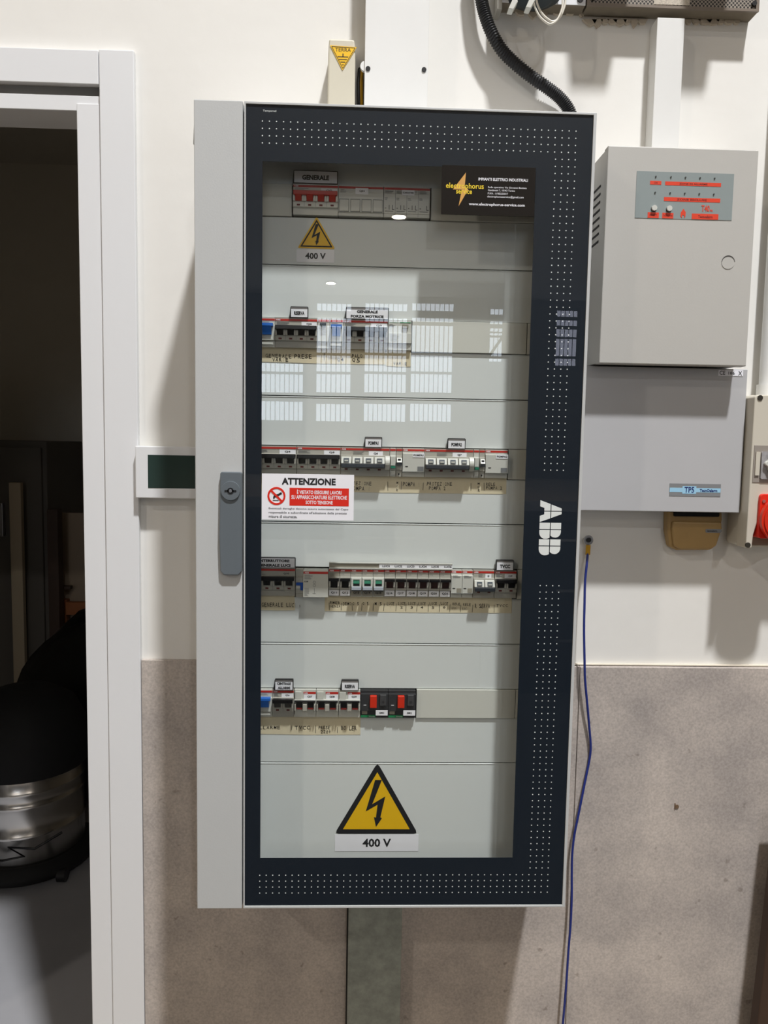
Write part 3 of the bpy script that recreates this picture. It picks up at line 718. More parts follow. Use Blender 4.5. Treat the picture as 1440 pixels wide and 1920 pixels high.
def auxm(row, a, b2, label, kind):
    t, x0, x1, z = dev('auxiliary_contact', label, 'auxiliary contact', row, a, b2, 'auxiliary contacts')
    body(t, x0, x1, z, GPL if kind else WPL, nose=.002); stripe(t, x0, x1, z, word='')
    w_ = x1 - x0; xc = (x0 + x1) / 2
    if kind == 0:
        MB().box(x0 + .0008, x1 - .0008, YV - .006, YV - .0015, z - 32 * U, z - 16 * U).build('slider_track', WPL, t, .0004)
        MB().box(x0 + .0012, x1 - .0006, YV - .0075, YV - .0015, z - 37 * U, z - 33 * U).build('green_slider', GREEN, t, .0003)
        MB().box(x0 + .0012, x1 - .0008, YV - .0035, YV - .0001, z - 48 * U, z - 42 * U).build('lower_cover', WPL, t)
    else:
        MB().prismx([(YV - .001, z - 17 * U), (YV - .007, z - 18 * U), (YV - .012, z - 26 * U), (YV - .001, z - 27 * U)], x0 + .0006, x1 - .0006).build('lever', WPL, t, .0004)
        MB().box(xc - w_ * .25, xc + w_ * .25, YV - .0105, YV - .006, z - 22.5 * U, z - 19.5 * U).build('lever_window', BLACK, t)
        MB().box(x0 + .0008, x1 - .0008, YV - .010, YV - .001, z - 31 * U, z - 27.5 * U).build('lever_base', GLEV, t, .0004)
        MB().box(xc - .001, xc + .001, YV - .0005, YV, z - 49 * U, z - 46 * U).build('indicator', BLACK, t)

def holder(row, px0, py0, px1, py1, lines, label, dark=True, band=.18):
    Y = YV - .003
    x0, x1, z0, z1 = rect(px0, py0, px1, py1, Y); z0 = ROWZ[row] + .0004; z1 = z0 + (py1 - py0) * U * .985
    t = thing('label_holder', label, 'label holder', ((x0 + x1) / 2, Y, z0), 'clip-on label holders')
    MB().prism([(x0 - .0012, z0), (x1, z0), (x1, z1 - .001), (x1 - .001, z1), (x0 + .0012, z1), (x0 + .0004, z1 - .001)], Y, Y + .006).build('frame', mat('holder_black', (30, 28, 28), .35), t)
    xa, xb, za, zb = x0 + .0014, x1 - .0012, z0 + .0006, z1 - .0012
    ins = MB().box(xa, xb, Y - .0004, Y, za, zb - (zb - za) * band).build('label_card', WHITE, t)
    if band: MB().box(xa, xb, Y - .0003, Y, zb - (zb - za) * band, zb).build('card_edge', mat('holder_grey', (120, 116, 114), .4), t)
    n = len(lines); hh = (zb - za) * (1 - band * .6)
    L = Letters()
    for k, s_ in enumerate(lines):
        zc2 = za + hh * (1 - (k + .55) / n); h2 = hh / n * (.3 if n > 1 else .22)
        ww = (xb - xa) * .44 * min(1, len(s_) / max(len(q) for q in lines) + .02) * (.72 if n == 1 else .9)
        L.add(s_, xc_(xa, xb) - ww, xc_(xa, xb) + ww, zc2 - h2, zc2 + h2, Y - .0006, bold=.05)
    L.build('lettering', INK, ins)

# ---- top row
black_breaker(0, 549.5, 634, 4, 'QG', 'main switch with a broad red lever under the GENERALE holder', main=True)
t, x0, x1, z = dev('surge_arrester', 'plain white four-module arrester tagged Q01 beside the red main switch', 'surge arrester', 0, 634.5, 719)
body(t, x0, x1, z, WPL, nose=.002, n0=12, n1=46); stripe(t, x0, x1, z, word='')
pw = (x1 - x0) / 4
for i in range(4):
    MB().ring(R4(x0 + i * pw + .0012, x0 + (i + 1) * pw - .0012, z - 46 * U, z - 24 * U), R4(x0 + i * pw + .0016, x0 + (i + 1) * pw - .0016, z - 45 * U, z - 24.6 * U), YV - .0026, YV - .0018).build('cartridge_edge', INKG, t)
    MB().box(x0 + i * pw + .0016, x0 + (i + 1) * pw - .0016, YV - .0034, YV - .0018, z - 45 * U, z - 25 * U).build('cartridge', WPL, t, .0005)
plate(t, 'Q01', x0 + pw * 1.5, x0 + pw * 2.65, z - 15.5 * U, z - 5 * U, YV - .0016, fill=.4, hfill=.35)
smallprint(t, x0 + .003, x0 + .012, z - 16 * U, z - 7 * U, 4, y=YV - .001)
t, x0, x1, z = dev('fuse_block', 'white four-module block with grey print beside the business card', 'fuse block', 0, 719.5, 806)
body(t, x0, x1, z, WPL, nose=.001, n0=12, n1=46); stripe(t, x0, x1, z, word='')
pw = (x1 - x0) / 4
for i in range(4):
    xa = x0 + i * pw
    MB().box(xa - .0002, xa + .0002, YV - .0014, YV - .0009, z - 51 * U, z - 6 * U).build('module_joint', INKG, t)
    smallprint(t, xa + .0015, xa + pw - .002, z - 12 * U, z - 7 * U, 3, y=YV - .0011, seed=i)
    smallprint(t, xa + .0015, xa + .007, z - 24 * U, z - 19 * U, 3, y=YV - .0011, seed=i + 9)
    Letters().add('- 1 L' if i < 3 else '-   L', xa + .002, xa + pw - .0015, z - 40 * U, z - 32 * U, YV - .0013, bold=.0).build('terminal_print', INK, t)
    MB().box(xa + .002, xa + pw - .003, YV - .0014, YV - .0009, z - 43 * U, z - 42.3 * U).build('print_bar', INK, t)
p = plate(t, 'SCARICATORE', x0 + pw * 1.55, x0 + pw * 2.65, z - 15 * U, z - 6 * U, YV - .0012, fill=.85, hfill=.35)
holder(0, 550, 322, 633.5, 344, ['GENERALE'], 'wide black label holder reading GENERALE above the red main switch', band=.0)

# ---- second row
rcd(1, 488, 515.5, 'blue-lever module at the window edge in the second row')
black_breaker(1, 516, 595.5, 4, 'Q2', 'four-pole breaker with black toggles tagged Q2 under the small RISERVA holder')
t, x0, x1, z = dev('test_button_module', 'slim white module with a small dark test button beside breaker Q2', 'test button module', 1, 596, 618)
body(t, x0, x1, z, WPL, nose=.003); stripe(t, x0, x1, z, word='')
MB().box(x0 + .003, x1 - .005, YV - .006, YV - .0001, z - 12.5 * U, z - 8 * U).build('test_button', GLEV, t, .0006)
smallprint(t, x0 + .003, x1 - .003, z - 30 * U, z - 18 * U, 5, y=YV - .003)
rcd(1, 618.5, 643.5, 'blue-lever module between the test button and breaker Q3')
black_breaker(1, 644, 727, 4, 'Q3', 'four-pole breaker with black toggles tagged Q3 under the FORZA MOTRICE holder')
t, x0, x1, z = dev('signal_module', 'white module with a green stripe ending the second row', 'signal module', 1, 728, 771.5)
body(t, x0, x1, z, WPL, nose=.003, n0=22); w_ = x1 - x0
MB().box(x0 + w_ * .5, x1 - .001, YV - .0006, YV, z - 4.5 * U, z - 3 * U).build('colour_stripe', GREENS, t)
Letters().add('Schneider', x0 + .002, x0 + w_ * .45, z - 5 * U, z - 2.5 * U, YV - .0003, bold=.0).build('logo', GREENS, t)
MB().box(x0 + w_ * .6, x0 + w_ * .86, YV - .004, YV - .0001, z - 14 * U, z - 7 * U).build('rocker', GPL2, t, .0005)
smallprint(t, x0 + .001, x0 + w_ * .3, z - 12 * U, z - 7 * U, 4)
MB().box(x0 + w_ * .25, x1 - w_ * .08, YV - .0034, YV - .003, z - 41 * U, z - 40 * U).build('print_bar', INKG, t)
smallprint(t, x0 + w_ * .1, x0 + w_ * .5, z - 38 * U, z - 25 * U, 5, y=YV - .003)
holder(1, 544, 573, 578, 592.5, ['RISERVA'], 'small holder reading RISERVA above breaker Q2')
holder(1, 648, 574, 729, 595, ['GENERALE', 'FORZA MOTRICE'], 'wide two-line holder reading GENERALE FORZA MOTRICE above breaker Q3')

# ---- third row
black_breaker(2, 472, 556, 4, 'Q4', 'black-toggle breaker tagged Q4 cut by the window edge in the third row')
black_breaker(2, 556.5, 638.5, 4, 'Q5', 'four-pole black-toggle breaker tagged Q5 above the ATTENZIONE sign')
lever_breaker(2, 639, 730.5, 4, 'Q6', 'four white-lever breaker tagged Q6 under the POMPA1 holder', wheel=True)
auxm(2, 731, 742, 'slim contact with a green slider beside breaker Q6', 0)
auxm(2, 742.5, 754, 'slim contact with a white lever before the POMPA1 relay', 1)
relay(2, 754.5, 795.5, 'POMPA1', 'white relay tagged POMPA1 in the middle of the third row')
lever_breaker(2, 796, 887.5, 4, 'Q7', 'four white-lever breaker tagged Q7 under the POMPA2 holder', wheel=True)
auxm(2, 888, 898, 'slim contact with a green slider beside breaker Q7', 0)
auxm(2, 898.5, 909, 'slim contact with a white lever before the POMPA2 relay', 1)
relay(2, 909.5, 951.5, 'POMPA2', 'white relay tagged POMPA2 at the end of the third row')
holder(2, 683.5, 818, 716.5, 837, ['POMPA1'], 'small holder reading POMPA1 above breaker Q6')
holder(2, 839, 820, 873, 839, ['POMPA2'], 'small holder reading POMPA2 above breaker Q7')

# ---- fourth row
black_breaker(3, 470, 553.5, 4, 'Q10', 'breaker with dark toggles tagged Q10 under the INTERRUTTORE holder')
t, x0, x1, z = dev('residual_current_module', 'slim blue-button module between breaker Q10 and the big contactor', 'residual current module', 3, 554.5, 569, 'residual current modules')
body(t, x0, x1, z - 2 * U, GPL, nose=.002, n1=44); w_ = x1 - x0
Letters().add('Q.10', x0 + .003, x1 - .002, z - 18 * U, z - 15.5 * U, YV - .0003, bold=.0).build('lettering', DRED, t)
MB().prism([(x0 + .001, z - 26 * U), (x1 - .0002, z - 26 * U), (x1 - .0002, z - 40 * U), (x1 - w_ * .35, z - 40 * U), (x1 - w_ * .35, z - 31 * U), (x0 + .001, z - 31 * U)], YV - .006, YV - .002).build('blue_lever', mat('deep_blue', (25, 75, 165), .35), t)
MB().box(x0 + .001, x1 - w_ * .4, YV - .0045, YV - .002, z - 37 * U, z - 31.5 * U).build('white_button', WPL, t)
t, x0, x1, z = dev('contactor', 'large protruding white contactor with small grey diagrams in the fourth row', 'contactor', 3, 569, 616)
yy = YV - .010
MB().box(x0, x1, yy, YP + .013, z - 52 * U, z - 2 * U).build('body', WPL, t, .0007)
sr = MB().box(x0 + .0005, x1 - .0004, yy - .0005, yy, z - 8.5 * U, z - 4.5 * U).build('colour_stripe', RED, t)
Letters().add('ABB', x0 + .002, x0 + .009, z - 7.8 * U, z - 5.2 * U, yy - .0007).build('logo', WHITE, sr)
smallprint(t, x0 + .002, x0 + .016, z - 19 * U, z - 10 * U, 6, y=yy)
Letters().add('ESB', x0 + .002, x0 + .008, z - 24 * U, z - 21.5 * U, yy - .0002).build('type_print', INK, t)
dg_ = MB()
for zz in (24, 30):
    c1 = [(x0 + .0175 + .0022 * math.cos(2 * PI * k / 14), z - zz * U + .0022 * math.sin(2 * PI * k / 14)) for k in range(14)]; c2 = [(x0 + .0175 + .0017 * math.cos(2 * PI * k / 14), z - zz * U + .0017 * math.sin(2 * PI * k / 14)) for k in range(14)]
    dg_.ring(c1, c2, yy - .0003, yy - .0001)
dg_.box(x0 + .015, x0 + .02, yy - .0003, yy - .0001, z - 45 * U, z - 44.4 * U); dg_.box(x0 + .0172, x0 + .0177, yy - .0003, yy - .0001, z - 44 * U, z - 35 * U)
dg_.build('wiring_diagram', INKG, t)
smallprint(t, x0 + .002, x0 + .010, z - 50 * U, z - 34 * U, 8, y=yy, seed=5)
nums = ['Q11', 'Q12', 'Q13', 'Q14', 'Q15', 'Q16', 'Q17', 'Q18', 'Q19', 'Q20', 'Q21']
for i, q in enumerate(nums):
    a = 616.3 + i * 20.8
    g_ = q in ('Q13', 'Q14', 'Q15')
    mcb(3, a, a + 20.5, q, ('single-pole breaker with a green toggle tagged %s' if g_ else 'single-pole breaker with a dark toggle tagged %s') % q + ' in the lighting group', green=g_)
relay(3, 845.3, 865.6, '', 'slim plain lighting relay beside breaker Q21')
relay(3, 866, 886, '', 'slim plain lighting relay beside breaker Q8')
lever_breaker(3, 887, 926.5, 2, 'Q8', 'two-lever white breaker tagged Q8 in the fourth row')
black_breaker(3, 927.5, 968, 2, 'Q9', 'two-pole black-toggle breaker tagged Q9 under the TVCC holder', tagpos=(.45, .98))
holder(3, 474, 1047, 554, 1066.5, ['INTERRUTTORE', 'GENERALE LUCI'], 'two-line holder reading INTERRUTTORE GENERALE LUCI at the window edge', band=.0)
holder(3, 930, 1048, 963.5, 1068, ['TVCC'], 'small holder reading TVCC above breaker Q9')
# long label rail
Y = YV - .004; x0, x1 = at(617, 1065, Y).x, at(848.5, 1065, Y).x; z0 = ROWZ[3] + .0004; z1 = z0 + 11.5 * U
t = thing('label_rail', 'long white label rail reading LUCI1 to LUCI6 above the lighting breakers', 'label rail', ((x0 + x1) / 2, Y, z0))
MB().box(x0, x1, Y, Y + .006, z0, z0 + 2 * U).build('lower_lip', WPL, t); MB().box(x0, x1, Y, Y + .006, z1 - 1.6 * U, z1).build('upper_lip', WPL, t)
MB().box(x0, x1, Y + .002, Y + .0055, z0 + 2 * U, z1 - 1.6 * U).build('slot', GPL2, t)
xa = at(711, 1065, Y).x
lc_ = MB().box(xa, x1, Y + .001, Y + .002, z0 + 1.2 * U, z1 - 2.2 * U).build('label_card', WHITE, t)
L = Letters()
for i, pxc in enumerate((724, 747, 770, 793, 816, 840)):
    xx = at(pxc, 1065, Y).x; L.add('LUCI%d' % (i + 1), xx - .0058, xx + .0058, z0 + 3.6 * U, z0 + 7.4 * U, Y + .0008, bold=.03)
L.build('lettering', INK, lc_)

# ---- bottom row
rcd(4, 484, 510.5, 'blue-lever module at the window edge in the bottom row')
black_breaker(4, 511, 551, 2, 'Q26', 'two-pole black-toggle breaker tagged Q26 under the CENTRALE ALLARMI holder', tagpos=(.42, .98))
def twin(a, b2, q, label):
    t, x0, x1, z = dev('circuit_breaker', label, 'circuit breaker', 4, a, b2, 'modular breakers of the bottom row')
    w_ = x1 - x0
    body(t, x0, x1, z, WPL, n0=17, n1=37)
    MB().box(x0 + .001, x0 + w_ * .33, YV - .0025, YV, z - 17 * U, z - 3 * U).build('test_button', WPL, t, .0006)
    sr = MB().box(x0 + w_ * .42, x1 - .0003, YV - .0005, YV, z - 8 * U, z - 4 * U).build('colour_stripe', RED, t)
    Letters().add('ABB', x0 + w_ * .44, x0 + w_ * .44 + .006, z - 7.4 * U, z - 4.8 * U, YV - .0007).build('logo', WHITE, sr)
    plate(t, q, x0 + w_ * .44, x1 - .0004, z - 17 * U, z - 8.5 * U, YV - .0004, fill=.42)
    MB().box(x0 + .0008, x1 - .0008, YV - .009, YV - .004, z - 21 * U, z - 18 * U).build('tie_bar', TOG, t, .0005)
    for c in (.24, .76):
        xx = x0 + w_ * c
        MB().prismx([(YV - .004, z - 34 * U), (YV - .0065, z - 34 * U), (YV - .009, z - 21 * U), (YV - .004, z - 20 * U)], xx - w_ * .14, xx + w_ * .14).build('toggle', TOG, t)
        MB().box(xx - w_ * .13, xx + w_ * .13, YV - .0072, YV - .0045, z - 34.6 * U, z - 31.5 * U).build('toggle_foot', mat('foot_red', (130, 40, 32), .4), t)
    for a_, b_2 in ((0.02, .08), (.40, .60), (.92, .98)):
        MB().box(x0 + w_ * a_, x0 + w_ * b_2, YV - .0105, YV - .004, z - 37 * U, z - 24 * U).build('guard', GPL, t, .0008)
twin(552, 592.5, 'Q27', 'two-pole breaker tagged Q27 second from the blue lever in the bottom row')
twin(593, 634.5, 'Q28', 'two-pole breaker tagged Q28 in the middle of the bottom row')
twin(635, 675.5, 'Q29', 'two-pole breaker tagged Q29 under the RISERVA holder of the bottom row')
def motor(a, b2, q, label):
    t, x0, x1, z = dev('motor_switch', label, 'motor switch', 4, a, b2, 'dark motor switches')
    w_ = x1 - x0; yy = YV - .008; GB = mat('motor_black', (52, 52, 54), .45)
    body(t, x0, x1, z, GB, nose=.004, n0=5, n1=38, y=YV - .001)
    yq = YV - .005
    MB().box(x0 + w_ * .33, x0 + w_ * .58, yq - .006, yq + .001, z - 30 * U, z - 7 * U).build('red_button', REDB, t, .0010)
    bk = MB().box(x0 + w_ * .69, x0 + w_ * .93, yq - .003, yq + .001, z - 27 * U, z - 6 * U).build('black_button', mat('button_grey', (70, 70, 72), .4), t, .0010)
    MB().cyl(x0 + w_ * .81, z - 19 * U, .0022, yq - .0034, yq - .003, 16).build('button_dimple', GB, bk)
    MB().box(x0 + w_ * .1, x0 + w_ * .2, yq - .0004, yq, z - 27 * U, z - 26 * U).build('white_mark', WHITE, t)
    MB().box(x0 + w_ * .04, x0 + w_ * .24, YV - .0028, YV - .0008, z - 45 * U, z - 36 * U).build('dial', GPL2, t, .0005)
    plate(t, q, x0 + w_ * .55, x1 - .0003, z - 46 * U, z - 36 * U, YV - .0048, fill=.4, hfill=.35)
    gs_ = MB().box(x0 + .0002, x0 + w_ * .55, YV - .0017, YV - .001, z - 51.5 * U, z - 47 * U).build('green_corner', GREENS, t)
    Letters().add('Schneider', x0 + w_ * .3, x0 + w_ * .53, z - 50.5 * U, z - 48 * U, YV - .0019, bold=.0).build('lettering', WHITE, gs_)
motor(676.5, 727.5, 'SM1', 'dark motor switch with a red button tagged SM1 beside breaker Q29')
motor(728, 779, 'SM2', 'dark motor switch with a red button tagged SM2 beside the blank strip')
holder(4, 514.5, 1273, 550, 1293.5, ['CENTRALE', 'ALLARMI'], 'two-line holder reading CENTRALE ALLARMI in the bottom row')
holder(4, 639.5, 1273.5, 672.5, 1293.5, ['RISERVA'], 'small holder reading RISERVA in the bottom row')

# ---- handwritten tape strips
def strip(row, px0, px1, py0, py1, words_, label, pyref=None, bars=()):
    Y = YP - .0006
    cy_ = (py0 + py1) / 2
    x0, x1, z0, z1 = rect(px0, py0, px1, py1, Y)
    p = MB().prism([(x0, z0 + .0004), ((x0 + x1) / 2, z0 - .0006), (x1, z0), (x1 - .0005, z1), (x0, z1)], Y, Y + .0005).build('tape_strip', PAPER)
    tag(p, label, 'tape strip', 'handwritten tape strips')
    rn = random.Random(row * 7 + int(px0)); L = Letters()
    for (s_, a, b2, ya, yb_) in words_:
        n = len(s_); xa, xb = at(a, cy_, Y).x, at(b2, cy_, Y).x; za, zb = zat((a + b2) / 2, yb_, Y), zat((a + b2) / 2, ya, Y)
        cw = (xb - xa) / n
        for k, ch in enumerate(s_):
            if ch == ' ': continue
            j = rn.uniform(-.0004, .0004); nar = .35 if ch in 'I1|' else .0
            L.add(ch, xa + k * cw + cw * (.14 + nar), xa + (k + 1) * cw - cw * (.12 + nar), za + j, zb + j * .5, Y - .0003, bold=.008, ang=rn.uniform(-.15, .1))
    p2 = L.build('handwriting', PEN, p)
    if bars:
        bm = MB()
        for xb_, ya, yb_ in bars:
            q0 = at(xb_, ya, Y); q1 = at(xb_ - rn.uniform(-.5, 1.5), yb_, Y)
            bm.prism([(q0.x - .0003, q0.z), (q0.x + .0003, q0.z), (q1.x + .0003, q1.z), (q1.x - .0003, q1.z)], Y - .0004, Y - .0001)
        bm.build('pen_strokes', PEN, p)
strip(1, 480, 723, 648, 681, [('GENERALE', 497, 547, 664, 671), ('PRESE', 551, 585, 664, 672), ('VARIE', 510, 541, 671, 678), ('Q4', 632, 645, 671, 678), ('PALO', 659, 680, 664, 671), ('Q5', 659, 676, 672, 679)],
      'handwritten tape strip GENERALE PRESE VARIE under the second row', bars=[(608, 662, 675)])
strip(1, 724, 770, 652, 687, [('VARIE', 737, 764, 679, 685)], 'short tape strip under the green-striped module')
strip(2, 480, 950, 880, 923, [('PROTEZIONE', 646, 697, 903, 910), ('POMPA 1', 656, 695, 912, 920), ('M', 743, 747, 903, 907), ('O', 743, 747, 910, 914), ('R', 743, 747, 916, 921), ('POMPA 1', 755, 788, 904, 912),
      ('PROTEZIONE', 800, 848, 904, 911), ('POMPA 2', 804, 836, 912, 919), ('M', 895, 900, 905, 909), ('O', 895, 900, 911, 915), ('R', 896, 901, 917, 922), ('RELE', 911, 929, 905, 911), ('POMPA 2', 911, 942, 912, 918)],
      'handwritten tape strip naming pump protections under the third row', bars=[(727, 903, 920), (752.5, 903, 918), (794, 905, 919), (883, 906, 920), (907.5, 905, 920)])
strip(3, 480, 553, 1114, 1144, [('GENERALE LUCI', 490, 557, 1130, 1138)], 'handwritten tape strip GENERALE LUCI under breaker Q10', bars=[(562, 1134, 1139)])
ww = [('EMER', 618, 638, 1127.5, 1132.5), ('GENZA', 618, 639, 1134, 1139), ('DEMO', 642.5, 659, 1129, 1135), ('Q15', 661, 673, 1129, 1135), ('Q15', 680, 691, 1129, 1135), ('M15', 702, 716, 1129, 1135)]
for i, a in enumerate((725, 746, 765, 784, 805, 826)): ww += [('LUCE', a, a + 14.5, 1129, 1134.5), (str(i + 1), a + 4, a + 10, 1136.5, 1141)]
ww += [('RELE', 848, 863, 1130, 1135), ('LUCI', 847, 860, 1138, 1142), ('RELE', 868, 883, 1131, 1136), ('LUCI', 867, 878, 1139, 1143), ('RISERVA', 890, 919, 1132, 1140), ('TVCC', 930, 953, 1133, 1138)]
strip(3, 609, 960, 1114, 1148, ww, 'long handwritten tape strip naming each light circuit under the fourth row',
      bars=[(x_, 1130 + i * .3, 1144 + i * .3) for i, x_ in enumerate((617, 640.5, 660, 679, 700, 720.5, 743, 761.5, 782.5, 803, 823.5, 844, 864, 886.5, 926.5))])
strip(4, 480, 676, 1340, 1377, [('ALLARME', 479, 526, 1361, 1367), ('TVCC', 552, 582, 1361, 1368), ('PRESE', 597, 619, 1361, 1367), ('220V', 601, 621, 1369, 1375), ('BOILER', 639, 669, 1361, 1369)],
      'handwritten tape strip ending in BOILER under the bottom row', bars=[(547.5, 1361, 1369), (591.5, 1360, 1374), (633, 1363, 1374)])

# ---- warning signs on the panels
def warn(px0, px1, pyt, pyb, lx0, lx1, ly0, ly1, Y, label, inset):
    x0, x1, z0, z1 = rect(px0, pyt, px1, pyb, Y); xm2 = (x0 + x1) / 2; rr = (x1 - x0) * .025
    def tri(k):     # inset triangle
        a, b2, c = Vector((x0, z0)), Vector((x1, z0)), Vector((xm2, z1)); g_ = (a + b2 + c) / 3
        return [tuple(g_ + (p_ - g_) * k) for p_ in (a, b2, c)]
    def rounded(pts, r):
        out = []
        for i in range(3):
            p_, q1, q2 = Vector(pts[i]), Vector(pts[i - 1]), Vector(pts[(i + 1) % 3]); a = p_ + (q1 - p_).normalized() * r; c = p_ + (q2 - p_).normalized() * r
            out += [tuple(a), tuple((a * .25 + p_ * .5 + c * .25)), tuple(c)]
        return out
    s = MB().prism(rounded(tri(1.0), rr * 2), Y, Y + .0004).build('warning_sign', YEL if inset else INK)
    tag(s, label, 'warning sign')
    if inset:
        MB().ring(tri(.86), tri(.74), Y - .0003, Y - .0001).build('border', INK, s)
    else:
        MB().prism(tri(.80), Y - .0003, Y - .0001).build('yellow_field', YEL, s)
    H = z1 - z0; Wd = x1 - x0
    P_ = [(.475, .76), (.555, .76), (.445, .42), (.60, .53), (.545, .235), (.565, .225), (.495, .10), (.468, .24), (.492, .232), (.51, .415), (.37, .32)]
    MB().prism([(x0 + u * Wd, z0 + v * H) for u, v in P_], Y - .0006, Y - .0003).build('lightning_arrow', INK, s)
    a, b2, c, d_ = rect(lx0, ly0, lx1, ly1, Y)
    pl_ = MB().box(a, b2, Y, Y + .0004, c, d_).build('voltage_label', WHITE, s)
    hw, hh = (b2 - a) * (.17 if not inset else .27), (d_ - c) * .25
    Letters().add('400 V', xc_(a, b2) - hw, xc_(a, b2) + hw, xc_(c, d_) - hh, xc_(c, d_) + hh, Y - .0002, bold=.028).build('lettering', INK, pl_)
warn(558, 629, 406, 466, 556, 627, 468, 492, YP - .0006, 'small yellow 400 V warning triangle under the red main switch', True)
warn(628, 785, 1430, 1563.5, 628, 784.5, 1564.5, 1596, YP - .0006, 'large yellow 400 V warning triangle on the lowest panel', False)

# ---- ATTENZIONE sign on the glass
Y = YF - .0004
x0, x1, z0, z1 = rect(491, 889, 663.5, 975, Y)
s = tag(MB().box(x0, x1, Y, YF + .0005, z0, z1).build('safety_sign', WHITE), 'white and red ATTENZIONE notice stuck on the door glass', 'sign')
W_, H_ = x1 - x0, z1 - z0
def S(u, v): return x0 + u * W_, z1 - v * H_
def T(L, txt, u0, u1, v0, v1, **k): L.add(txt, x0 + u0 * W_, x0 + u1 * W_, z1 - v1 * H_, z1 - v0 * H_, Y - .0003, **k)
L = Letters(); T(L, 'ATTENZIONE', .215, .80, .085, .235, bold=.04); L.build('title_lettering', INK, s); L = Letters()
for k, q in enumerate(('Eventuali deroghe devono essere autorizzate dal Capo', 'responsabile e subordinate all\'adozione delle previste', 'misure di sicurezza.')):
    T(L, q, .075, (.94, .925, .385)[k], .735 + k * .082, .785 + k * .082 + (.012 if k else .0), bold=.006)
L.build('small_print', INK, s)
rb = MB().box(*[S(.3, 0)[0], S(.945, 0)[0]], Y - .0002, Y, S(0, .69)[1], S(0, .30)[1]).build('red_block', REDS, s)
L = Letters(); T(L, '\u00c8 VIETATO ESEGUIRE LAVORI', .38, .865, .335, .435, bold=.025); T(L, 'SU APPARECCHIATURE ELETTRICHE', .32, .925, .46, .545, bold=.025); T(L, 'SOTTO TENSIONE', .475, .77, .575, .655, bold=.025)
L.build('red_block_lettering', WHITE, s)
cx2, cz2 = S(.158, .485); ro, ri = W_ * .098, W_ * .077
def circ(r, n=40, a0=0, a1=2 * PI): return [(cx2 + r * math.cos(a0 + (a1 - a0) * k / n), cz2 + r * math.sin(a0 + (a1 - a0) * k / n)) for k in range(n)]
pc = MB().ring(circ(ro), circ(ri), Y - .0004, Y)
dd = W_ * .008; c45 = math.sqrt(.5); q_ = ri * 1.01
pc.prism([(cx2 - q_ * c45 - dd, cz2 + q_ * c45 - dd), (cx2 - q_ * c45 + dd, cz2 + q_ * c45 + dd), (cx2 + q_ * c45 + dd, cz2 - q_ * c45 + dd), (cx2 + q_ * c45 - dd, cz2 - q_ * c45 - dd)], Y - .0005, Y - .0001)
pc.build('prohibition_ring', REDS, s)
hnd = MB(); e = W_ * .01
hnd.prism([(cx2 - 3.6 * e, cz2 - 1.2 * e), (cx2 - 2.4 * e, cz2 + 1.3 * e), (cx2 + 1.5 * e, cz2 + 2.2 * e), (cx2 + 5.2 * e, cz2 + 4.4 * e), (cx2 + 6 * e, cz2 + 2.2 * e), (cx2 + 2.6 * e, cz2 + .2 * e), (cx2 + .2 * e, cz2 - 1.5 * e), (cx2 - 1.6 * e, cz2 - 1.6 * e), (cx2 - 2.4 * e, cz2 - 3.4 * e), (cx2 - 3.4 * e, cz2 - 3.4 * e)], Y - .0003, Y - .0001)
hnd.box(cx2 - 4 * e, cx2 + 2.2 * e, Y - .0003, Y - .0001, cz2 - 5.2 * e, cz2 - 4.6 * e)
hnd.build('hand_symbol', INK, s)

# ---- business card on the glass
Y = YF - .0005
x0, x1, z0, z1 = rect(828, 312, 1003, 403, Y); z0 -= .0008; z1 += .0002
s = tag(MB().box(x0, x1, Y, YF + .0005, z0, z1).build('business_card', CARD, None, .0002), 'black electrician business card stuck high on the door glass', 'card')
W_, H_ = x1 - x0, z1 - z0
lb_ = MB().prism([S(u, v) for u, v in ((.255, .14), (.12, .49), (.215, .49), (.185, .83), (.285, .48), (.245, .43))], Y - .0002, Y).build('lightning_bolt', ORNG, s)
L = Letters(); T(L, 'electrophorus', .045, .45, .355, .50, bold=.012); T(L, 'service', .155, .325, .475, .575, bold=.02); L.build('yellow_lettering', YELP, s)
L = Letters(); T(L, 'IMPIANTI ELETTRICI INDUSTRIALI', .39, .92, .235, .295, bold=.02)
T(L, 'Sede operativa: Via Giovanni Battista', .495, .91, .405, .45, bold=.004); T(L, 'Gandamini 7, 10143 Torino', .495, .785, .465, .51, bold=.004)
T(L, 'P.IVA : 11982250017', .495, .71, .53, .57, bold=.004); T(L, 'electrophorusservice@gmail.com', .49, .88, .59, .645, bold=.004)
T(L, 'www.electrophorus-service.com', .295, .895, .745, .82, bold=.02); L.build('white_lettering', WHITE, s)

# ================================================================= wall devices
# thermostat panel at the doorway
x0, x1, z0, z1 = rect(254, 837, 368, 934.5, -.026)
x1 = x0 + .125
t = thing('wall_control_panel', 'white framed touch panel with a dark screen beside the door casing', 'control panel', ((x0 + x1) / 2, -.02, z0))
MB().box(x0, x1, -.027, -.0125, z0, z1).build('bezel', TRIM, t, .0015)
MB().box(xr + .002, x1 - .004, -.0125, 0, z0 + .004, z1 - .004).build('back_box', WPL, t)
a, b2, c, d_ = rect(277.5, 853.5, 364, 915.5, -.027)
MB().box(a, a + .079, -.0275, -.0269, c, d_).build('screen', SCREEN, t)

